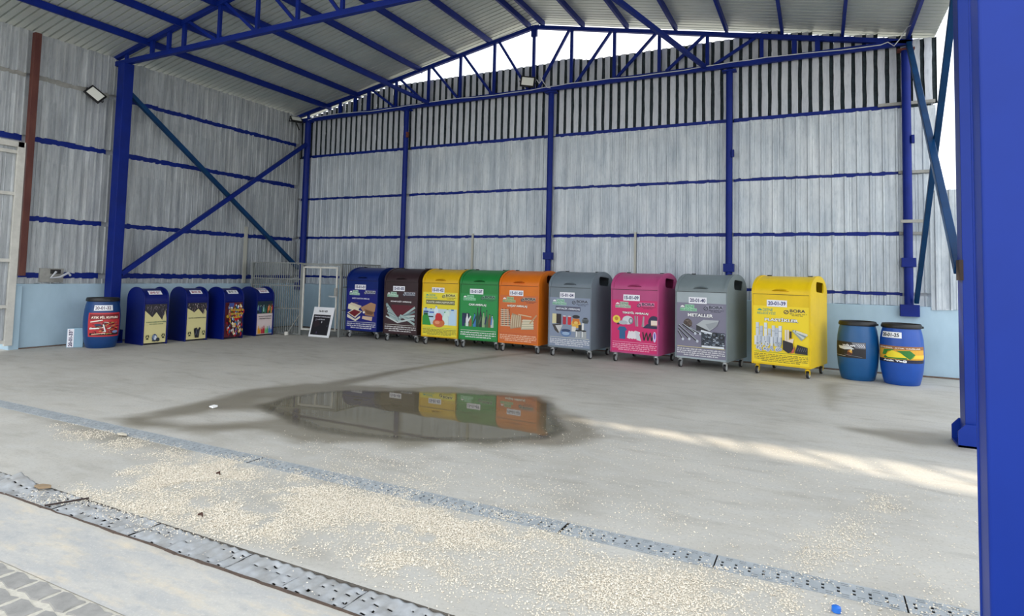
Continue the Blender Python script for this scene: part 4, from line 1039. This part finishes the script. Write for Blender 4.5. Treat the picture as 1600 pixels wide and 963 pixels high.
big_bin(9.19, -1.41, R(-8), PP, 'pink wheeled bin labelled 15-01-09 with hats and clothes pictured', '15-01-09', 'TEKSTİL AMBALAJ', (206, 28, 104), pic_textile, plate=(196, 196, 186), plate2=(206, 120, 160), title_style=TS(u=(.24, .80), v=(.725, .785), c=WH, o=(110, 10, 50)), rows=4, small=(246, 190, 214), line_c=(230, 160, 190))
big_bin(10.37, -1.42, R(-12), PGR2, 'grey wheeled bin labelled 20-01-40 with metal rods pictured, beside the yellow end bin', '20-01-40', 'METALLER', (124, 122, 142), pic_metals, plate=(160, 214, 180), plate2=(146, 146, 164), title_style=TS(u=(.24, .74), v=(.745, .805), c=WH, o=(50, 50, 76)), rows=4, line_c=(228, 214, 140), face=pm('bin_face_light', (166, 178, 184)))
big_bin(11.63, -1.38, R(-14), PY2, 'bright yellow wheeled bin labelled 20-01-39, rightmost of the large bins', '20-01-39', 'PLASTİKLER', (246, 216, 26), pic_pipes, plate=None, plate2=(240, 210, 60), c_g=(50, 150, 130), c_b=(60, 56, 50), title_style=TS(u=(.22, .81), v=(.735, .80), c=WH, o=(60, 56, 70)), rows=5, small=(110, 96, 40), line_c=(130, 150, 40), numc=(38, 40, 120))

# ------------------------------------------------------------------ small blue bins (faces look along +x)
SBLUE = mat('small_bin_blue', (3, 22, 104), .38, spec=.3, vary=.08, scale=3)
def recyc(a, u, v, s, c=(40, 50, 30), asp=1.6):
    for k in range(3):
        t0 = R(90+120*k); t1 = R(90+120*(k+1))
        p0 = (u+s*math.cos(t0+.35), v+s*.72*math.sin(t0+.35)); p1 = (u+s*math.cos(t1-.35), v+s*.72*math.sin(t1-.35))
        a.line(c, p0, p1, s*.42, .8); a.poly(c, [(p1[0]+s*.3*math.cos(t1), p1[1]+s*.25*math.sin(t1)), (p1[0]-s*.25, p1[1]-s*.1), (p1[0]+s*.2, p1[1]-s*.24)])
def art_photo(a, v0, cols, n, seed, s=(.02, .05)):
    rr = random.Random(seed)
    for i in range(n):
        u, v = rr.uniform(.03, .97), rr.uniform(v0, .985); an = rr.uniform(0, 3.14); L_ = rr.uniform(*s)*1.3
        a.line(rr.choice(cols), (max(0, u-L_*math.cos(an)), min(.995, v+L_*.6*math.sin(an))), (min(1, u+L_*math.cos(an)), max(v0, v-L_*.6*math.sin(an))), rr.uniform(.4, 1)*s[0])
BEI = (216, 208, 150)
def art_lamps(a, lamps=True):
    a.rect(BEI, 0, 0, 1, 1)
    a.poly((44, 42, 50), [(0, 1), (0, .84), (.34, .66), (.52, .79), (.80, .58), (.92, .84), (1, .62), (1, 1)] if lamps else [(0, 1), (0, .86), (.36, .74), (.56, .84), (.82, .68), (.90, .84), (1, .76), (1, 1)])
    rr = random.Random(3 if lamps else 6)
    for i in range(70):
        u = rr.uniform(.02, .98); v = rr.uniform(.86, .985); a.line(rr.choice(((90, 86, 100), (20, 20, 26), (140, 130, 140), (70, 66, 70)) if lamps else ((120, 96, 100), (200, 190, 190), (24, 20, 26), (90, 70, 70))), (u, v), (min(1, u+rr.uniform(-.03, .05)), min(.99, v+rr.uniform(-.04, .02))), .018)
    for (u, v) in ((.30, .74), (.33, .80), (.22, .80), (.78, .68), (.76, .76), (.72, .80), (.84, .70)): a.line((96, 90, 104) if lamps else (130, 110, 112), (u, v), (u+.04, v+.07), .02)
    TC = (28, 96, 84)
    if lamps:
        a.text('FLORESAN LAMBALAR VE DİĞER', TC, .05, .525, .96, .56, .03); a.text('CIVA İÇEREN ATIKLAR', TC, .20, .47, .84, .505, .03)
        a.ell((60, 80, 120), .47, .13, .12, .10); a.ell((206, 214, 226), .50, .13, .07, .06); a.ell((40, 50, 60), .62, .08, .09, .05); a.ell((120, 140, 170), .42, .16, .05, .05); a.rect((34, 38, 46), .36, .04, .70, .065)
    else:
        a.text('ELEKTRİK ve ELEKTRONİK ATIKLAR', (40, 60, 60), .06, .575, .95, .61, .03)
        a.poly((22, 24, 34), [(.42, .04), (.62, .04), (.66, .24), (.72, .30), (.64, .33), (.56, .26), (.50, .32), (.38, .30), (.36, .25)]); a.line((110, 116, 150), (.46, .12), (.52, .28), .02); a.line((90, 96, 120), (.56, .10), (.60, .24), .015)
    recyc(a, .14, .155, .075); recyc(a, .86, .17, .075)
def art_pills(a):
    a.rect((86, 26, 40), 0, 0, 1, 1); rr = random.Random(12)
    cs = [(206, 30, 40), (230, 230, 232), (30, 90, 70), (60, 120, 190), (214, 196, 160), (196, 28, 44), (240, 240, 240), (28, 34, 60), (220, 180, 60), (180, 24, 36)]
    for i in range(130):
        u, v = rr.uniform(.10, .90), rr.uniform(.07, .93); an = rr.uniform(0, 3.14); L_ = .06; c1, c2 = rr.choice(cs), rr.choice(cs)
        du, dv = L_*math.cos(an), L_*.6*math.sin(an); a.line(c1, (u-du, v-dv), (u, v), .055, .65); a.line(c2, (u, v), (u+du, v+dv), .055, .65); a.ell(c1, u-du, v-dv, .027, .02, 8); a.ell(c2, u+du, v+dv, .027, .02, 8)
    a.rect((60, 80, 150), .02, .88, .30, .99)
    for s, v in (('SİTOTOKSİK VE', .76), ('SİTOSTATİK', .655), ('İLAÇLAR', .555)): a.text(s, (236, 196, 60), .14 if v > .6 else .26, v, .86 if v > .6 else .70, v+.065, .04, outline=(110, 60, 20), ow=.10)
def art_paints(a):
    a.rect((222, 206, 206), 0, 0, 1, 1); a.rect((30, 50, 60), 0, .62, 1, 1); rr = random.Random(9)
    for i in range(26):
        u = rr.uniform(.04, .96); c = rr.choice(((30, 80, 70), (40, 60, 120), (60, 120, 90), (150, 200, 200)) if u < .6 else ((190, 60, 40), (206, 110, 50), (60, 120, 60), (220, 150, 90)))
        bottle(a, u, rr.uniform(.62, .74), .035, rr.uniform(.16, .22), c, rr.choice(((230, 230, 230), (200, 60, 40), (40, 110, 80))))
    a.text('BOYALAR VE REÇİNELER', (30, 30, 36), .08, .52, .92, .56, .04); a.text('TEHLİKELİ ATIKLAR', (30, 30, 36), .12, .455, .88, .495, .04)
    for u, c in ((.10, (226, 160, 40)), (.20, (230, 150, 30)), (.33, (196, 40, 60)), (.45, (190, 30, 46)), (.56, (120, 190, 130)), (.67, (90, 180, 110)), (.80, (50, 130, 200)), (.92, (60, 120, 190))): bottle(a, u, .02, .05, .20+.04*math.sin(u*19), c, c)
SWD, SDP, SZS, SZT = .50, .62, .86, 1.13
def small_bin(x, y, rz, label, number, art, numc=(150, 40, 60), double=False):
    t = thing('waste_box', label, 'waste bin', (x, y, 0), rz, 'small blue waste boxes by the left wall')
    # local: front face at x=0 looking +x, body spans x -SDP..0, y 0..SWD
    def sarch(grow=0.0, n=20): return [(-SDP/2+(SDP/2+grow)*math.cos(math.pi*k/n), SZS+(SZT-SZS+grow)*math.sin(math.pi*k/n)**.8) for k in range(n+1)]
    q = MB()
    for yo in (0, SWD-.03):
        P = [(-SDP, .03), (-SDP+.03, 0), (-.03, 0), (0, .03)]; A = sarch(.0); P = [(0, .0)]+A+[(-SDP, .0)]; k = len(P)
        vs = [(a, yo, z) for a, z in P]+[(a, yo+.03, z) for a, z in P]
        q.add(vs, [tuple(reversed(range(k))), tuple(range(k, 2*k))]+[(i, (i+1) % k, (i+1) % k+k, i+k) for i in range(k)], SBLUE)
    q.build('side_plate', t, bevel=.006)
    b_ = MB(); b_.box((-SDP+.02, .03, .03), (-.015, SWD-.03, SZS+.01), SBLUE); b_.build('body', t)
    h = MB(); A = [(a*.97-.012, z-.035) for a, z in sarch(0, 24)]; k = len(A)
    vs = [(a, yy, z) for yy in (.03, SWD-.03) for a, z in A]; fs = [(i, i+1, k+i+1, k+i) for i in range(k-1)]
    h.add(vs, fs, SBLUE); h.box((-.035, .03, SZS-.045), (.004, SWD-.03, SZS-.02), SBLUE); h.build('hood', t, smooth=True)
    mp = lambda u, v, hh: (-.015+.003+hh, .035+(SWD-.07)*u, .035+.76*v)
    a = Art(mp); art(a); pb = Art(mp); pb.h = .0002; pb.rect((230, 226, 200), 0, 0, 1, 1); po = pb.build('poster', t); a.build('picture', po)
    # label on hood: map onto arch near front
    def mh(u, v, hh, s0=.17, s1=.31):
        s = s0+(s1-s0)*v; k_ = s*24; i = int(k_); f = k_-i; p0, p1 = A[i], A[i+1]
        px, pz = p0[0]+(p1[0]-p0[0])*f, p0[1]+(p1[1]-p0[1])*f; nx, nz = (p1[1]-p0[1]), -(p1[0]-p0[0]); ln = math.hypot(nx, nz); nx, nz = nx/ln, nz/ln
        return (px+nx*(hh+.002), .12+.26*u, pz+nz*(hh+.002))
    for kk in range(2 if double else 1):
        m2 = (lambda u, v, hh, kk=kk: mh(u, v, hh, .17+.15*kk, .30+.15*kk))
        c = Art(m2)
        for i in range(4): c.poly((240, 240, 246), [(0, i/4), (1, i/4), (1, (i+1)/4), (0, (i+1)/4)])
        c.h += .0; nl = c.build('number_label', t); d = Art(m2); d.h = .0035; d.text(number, numc, .1, .2, .9, .8, .03); d.build('digits', nl)
small_bin(.87, -4.93, R(-4), 'small dark blue waste box labelled 20-01-21 with a beige lamp poster', '20-01-21*', lambda a: art_lamps(a, True))
small_bin(.89, -4.04, R(-4), 'small dark blue waste box labelled 20-01-36 with a beige electronics poster', '20-01-36', lambda a: art_lamps(a, False))
small_bin(1.15, -3.33, R(-2), 'small dark blue waste box covered by a picture of coloured pills', '20-01-31', art_pills, numc=(60, 60, 60))
small_bin(1.10, -2.43, R(-2), 'small dark blue waste box with two stacked labels and spray bottles pictured', '20-01-27*', art_paints, double=True)

# ------------------------------------------------------------------ drums
DPROF = [(.225, 0), (.24, .012), (.262, .10), (.284, .22), (.296, .36), (.299, .47), (.297, .58), (.288, .70), (.272, .80), (.255, .865), (.25, .885)]
def drad(z):
    for (r0, z0), (r1, z1) in zip(DPROF[:-1], DPROF[1:]):
        if z0 <= z <= z1: return r0+(r1-r0)*(z-z0)/(z1-z0)
    return .25
def drum(x, y, paint, label, face_ang, art, number=None, numc=DK, tilt=0.0, lid_open=True):
    t = thing('plastic_drum', label, 'drum', (x, y, 0), 0, 'blue plastic drums')
    q = MB(); inner = [(r-.008, z) for r, z in reversed(DPROF[1:])]
    q.lathe(DPROF+[(.245, .89)]+inner, paint, seg=56, cap_b=True, cap_t=True); q.build('body', t, smooth=True)
    q = MB(); q.lathe([(.252, .862), (.272, .868), (.276, .885), (.272, .905), (.262, .93), (.258, .932), (.250, .925), (.250, .875)], BLACK, seg=56, cap_b=False)
    q.lathe([(.0, .90), (.235, .90), (.25, .912)], BLACK, seg=56, cap_b=False); q.box((.272, -.02, .868), (.292, .02, .90), BLACK); q.build('lid', t, smooth=True)
    def cyl(a0, a1, z0, z1):
        def f(u, v, h):
            an = face_ang+a0+(a1-a0)*u; z = z0+(z1-z0)*v; r_ = drad(z)+h+.0015; return (r_*math.cos(an), r_*math.sin(an), z)
        return f
    art(cyl, t)
    if number:
        mp = cyl(*number[1]); a = Art(mp); a.h = .002; a.rect((238, 240, 246), 0, 0, 1, 1, 10); nl = a.build('number_label', t)
        b_ = Art(mp); b_.h = .0045; b_.text(number[0], numc, .06, .2, .9, .82, .03); b_.build('digits', nl)
def grid_bg(a, c, v0=0, v1=1, nv=4, nx=14):
    for i in range(nv): a.rect(c, 0, v0+(v1-v0)*i/nv, 1, v0+(v1-v0)*(i+1)/nv, nx)
DB1 = mat('drum_teal_blue', (16, 84, 140), .38, vary=.15, scale=3); DB2 = mat('drum_blue', (20, 78, 170), .38, vary=.15, scale=3); DB3 = mat('drum_dark_blue', (14, 64, 124), .4, vary=.15, scale=3)
def art_veg(cyl, t):
    mp = cyl(-1.25, 1.25, .35, .60); b_ = Art(mp); grid_bg(b_, (222, 164, 44)); po = b_.build('poster', t)
    a = Art(mp); a.curved = True; a.h = .004; a.rect((24, 26, 52), 0, 0, 1, .20, 14); a.rect((150, 96, 48), 0, .80, 1, 1, 14); a.rect((238, 200, 60), .55, .3, 1, .5, 8)
    a.poly((236, 214, 40), [(.20, .26), (.62, .28), (.55, .52), (.34, .74), (.24, .5)])
    G1, G2 = (44, 120, 44), (70, 150, 56)
    a.poly(G1, [(.13, .44), (.17, .76), (.40, .80), (.33, .70), (.26, .66), (.22, .44)]); a.poly(G2, [(.13, .44), (.19, .50), (.17, .76)])
    a.poly(G1, [(.42, .72), (.66, .76), (.76, .52), (.66, .22), (.62, .30), (.55, .46), (.50, .60)]); a.poly(G2, [(.66, .22), (.76, .50), (.72, .34)])
    a.poly(G1, [(.16, .24), (.20, .40), (.26, .30), (.60, .32), (.62, .22)]); a.build('picture', po)
    c = Art(mp); c.h = .0075; c.text('BİTKİSEL ATIK YAĞLAR', (236, 226, 210), .06, .84, .88, .94, .03); c.text('Atık Yağ', (244, 244, 244), .16, .03, .60, .18, .05); c.build('lettering', po)
def art_motor(cyl, t):
    mp = cyl(-1.35, .42, .36, .61); b_ = Art(mp); grid_bg(b_, (34, 32, 38)); po = b_.build('poster', t)
    a = Art(mp); a.curved = True; a.h = .004
    a.poly((206, 210, 214), [(.18, .72), (.6, .70), (.70, .56), (.42, .50), (.22, .56)]); a.poly((116, 118, 126), [(.62, .98), (.99, .98), (.99, .6), (.72, .62)])
    for i in range(4): a.line((206, 206, 212), (.74+.06*i, .9), (.84+.045*i, .68), .02)
    a.ell((150, 90, 40), .58, .36, .07, .16); a.ell((220, 170, 70), .60, .40, .035, .10); a.ell((80, 40, 30), .56, .24, .07, .12); a.ell((236, 220, 160), .62, .50, .02, .05)
    a.line((190, 190, 196), (.05, .12), (.45, .10), .02); a.line((120, 120, 126), (.40, .20), (.9, .08), .02); a.build('picture', po)
    c = Art(mp); c.h = .0075; c.text('YAĞLARI', (244, 244, 248), .34, .72, .72, .86, .04); c.build('lettering', po)
def art_batt(cyl, t):
    mp = cyl(-.75, 1.2, .22, .66); b_ = Art(mp); grid_bg(b_, (196, 50, 56)); po = b_.build('poster', t)
    a = Art(mp); a.curved = True; a.h = .004; a.rect((40, 18, 26), .05, .06, .95, .94, 14); rr = random.Random(2)
    a.rect((120, 20, 30), .05, .72, .95, .94, 14)
    for i in range(80):
        u, v = rr.uniform(.08, .84), rr.uniform(.09, .62); a.line(rr.choice(((226, 220, 206), (20, 20, 24), (90, 40, 44), (196, 160, 80), (120, 124, 130), (30, 26, 30))), (u, v), (u+rr.uniform(.02, .12), v+rr.uniform(-.05, .06)), rr.uniform(.012, .035))
    a.line((236, 232, 220), (.10, .62), (.42, .70), .04); a.line((240, 240, 236), (.08, .34), (.34, .36), .05); a.line((236, 236, 240), (.44, .52), (.50, .20), .035); a.line((230, 190, 160), (.14, .10), (.5, .16), .03)
    a.ell((130, 150, 196), .78, .20, .09, .055); a.ell((40, 60, 90), .30, .50, .09, .05); a.build('picture', po)
    c = Art(mp); c.h = .0075; c.text('ATIK PİL KUTUSU', (250, 230, 214), .10, .76, .88, .88, .05, outline=(120, 30, 30), ow=.12); c.build('lettering', po)
ANG = lambda x, y: math.atan2(CAM.y-y, CAM.x-x)
drum(13.79, -1.12, DB2, 'bright blue plastic drum labelled 20-01-25 with recycling arrows, rightmost drum', R(-98), art_veg, ('20-01-25', (-1.05, .05, .72, .81)))
drum(13.20, -1.00, DB1, 'teal blue plastic drum with an engine oil picture beside the yellow end bin', R(-95), art_motor)
drum(.52, -5.50, DB3, 'dark blue plastic drum with a red framed poster by the square post at left', R(-32), art_batt, ('20-01-32', (-.45, .62, .70, .80)), numc=(110, 90, 110))

# leaning board
t = thing('notice_board', 'white framed board with a black poster leaning on the cage door', 'sign board', (2.06, -1.66, 0.0), R(2)); t.rotation_euler = (R(-14), 0, R(2)); BWd, BH = .60, .70
t.location = (2.04, -1.74, 0.006)
q = MB(); q.box((0, 0, 0), (BWd, .015, BH), mat('board_white', (232, 234, 238), .4)); q.build('board', t, bevel=.004)
mp = lambda u, v, h: (BWd*u, -h, BH*v)
a = Art(mp); a.rect((16, 16, 26), .07, .07, .90, .745); a.poly((40, 26, 34), [(.10, .45), (.30, .6), (.46, .4), (.2, .3)]); a.ell((120, 116, 130), .22, .57, .02, .045); a.ell((214, 214, 220), .52, .50, .014, .035); a.ell((70, 60, 90), .36, .15, .03, .04); a.ell((90, 90, 110), .82, .38, .012, .03); po = a.build('poster', t)
c = Art(mp); c.h = .004; c.text('ÖMRÜNÜ TAMAMLAMIŞ', (226, 226, 236), .12, .65, .88, .70, .03); c.text('LASTİKLER', (206, 206, 216), .30, .57, .66, .61, .03); c.build('lettering', po)
c = Art(mp); c.h = .003; c.text('16-01-03', DK, .28, .83, .70, .90, .04); c.build('digits', t)

# small battery box beside the left drum
t = thing('battery_box', 'small pale blue box labelled 20-01-33 upright beside the left drum', 'box', (.20, -5.93, 0), R(-32))
q = MB(); q.box((-.09, 0.0, 0), (0, .26, .36), mat('box_pale_blue', (142, 176, 196), .5)); q.build('body', t, bevel=.012)
mp = lambda u, v, h: (h, .01+.10*(v), .01+.34*u)
c = Art(mp); c.h = .002; c.rect((238, 238, 246), 0, 0, 1, 1); nl = c.build('number_label', t)
mpt = lambda u, v, h: (h, .11-.10*v, .01+.34*u); mpt2 = lambda u, v, h: (h, .01+.10*(1-v), .01+.34*u)
c = Art(mpt2); c.h = .004; c.text('20-01-33*', (60, 50, 90), .04, .2, .96, .8, .04); c.build('digits', nl)

# concrete rubble line along the wall foot
q = MB(); q.box((-.28, -6.5, -.02), (-.2, -.02, .015), mat('wall_foot', (120, 100, 88), .9, vary=.4, scale=20)); q.box((-.28, -.08, -.02), (17, -.02, .02), mat('wall_foot', (120, 100, 88))); struct(q.build('baseboard_back'))
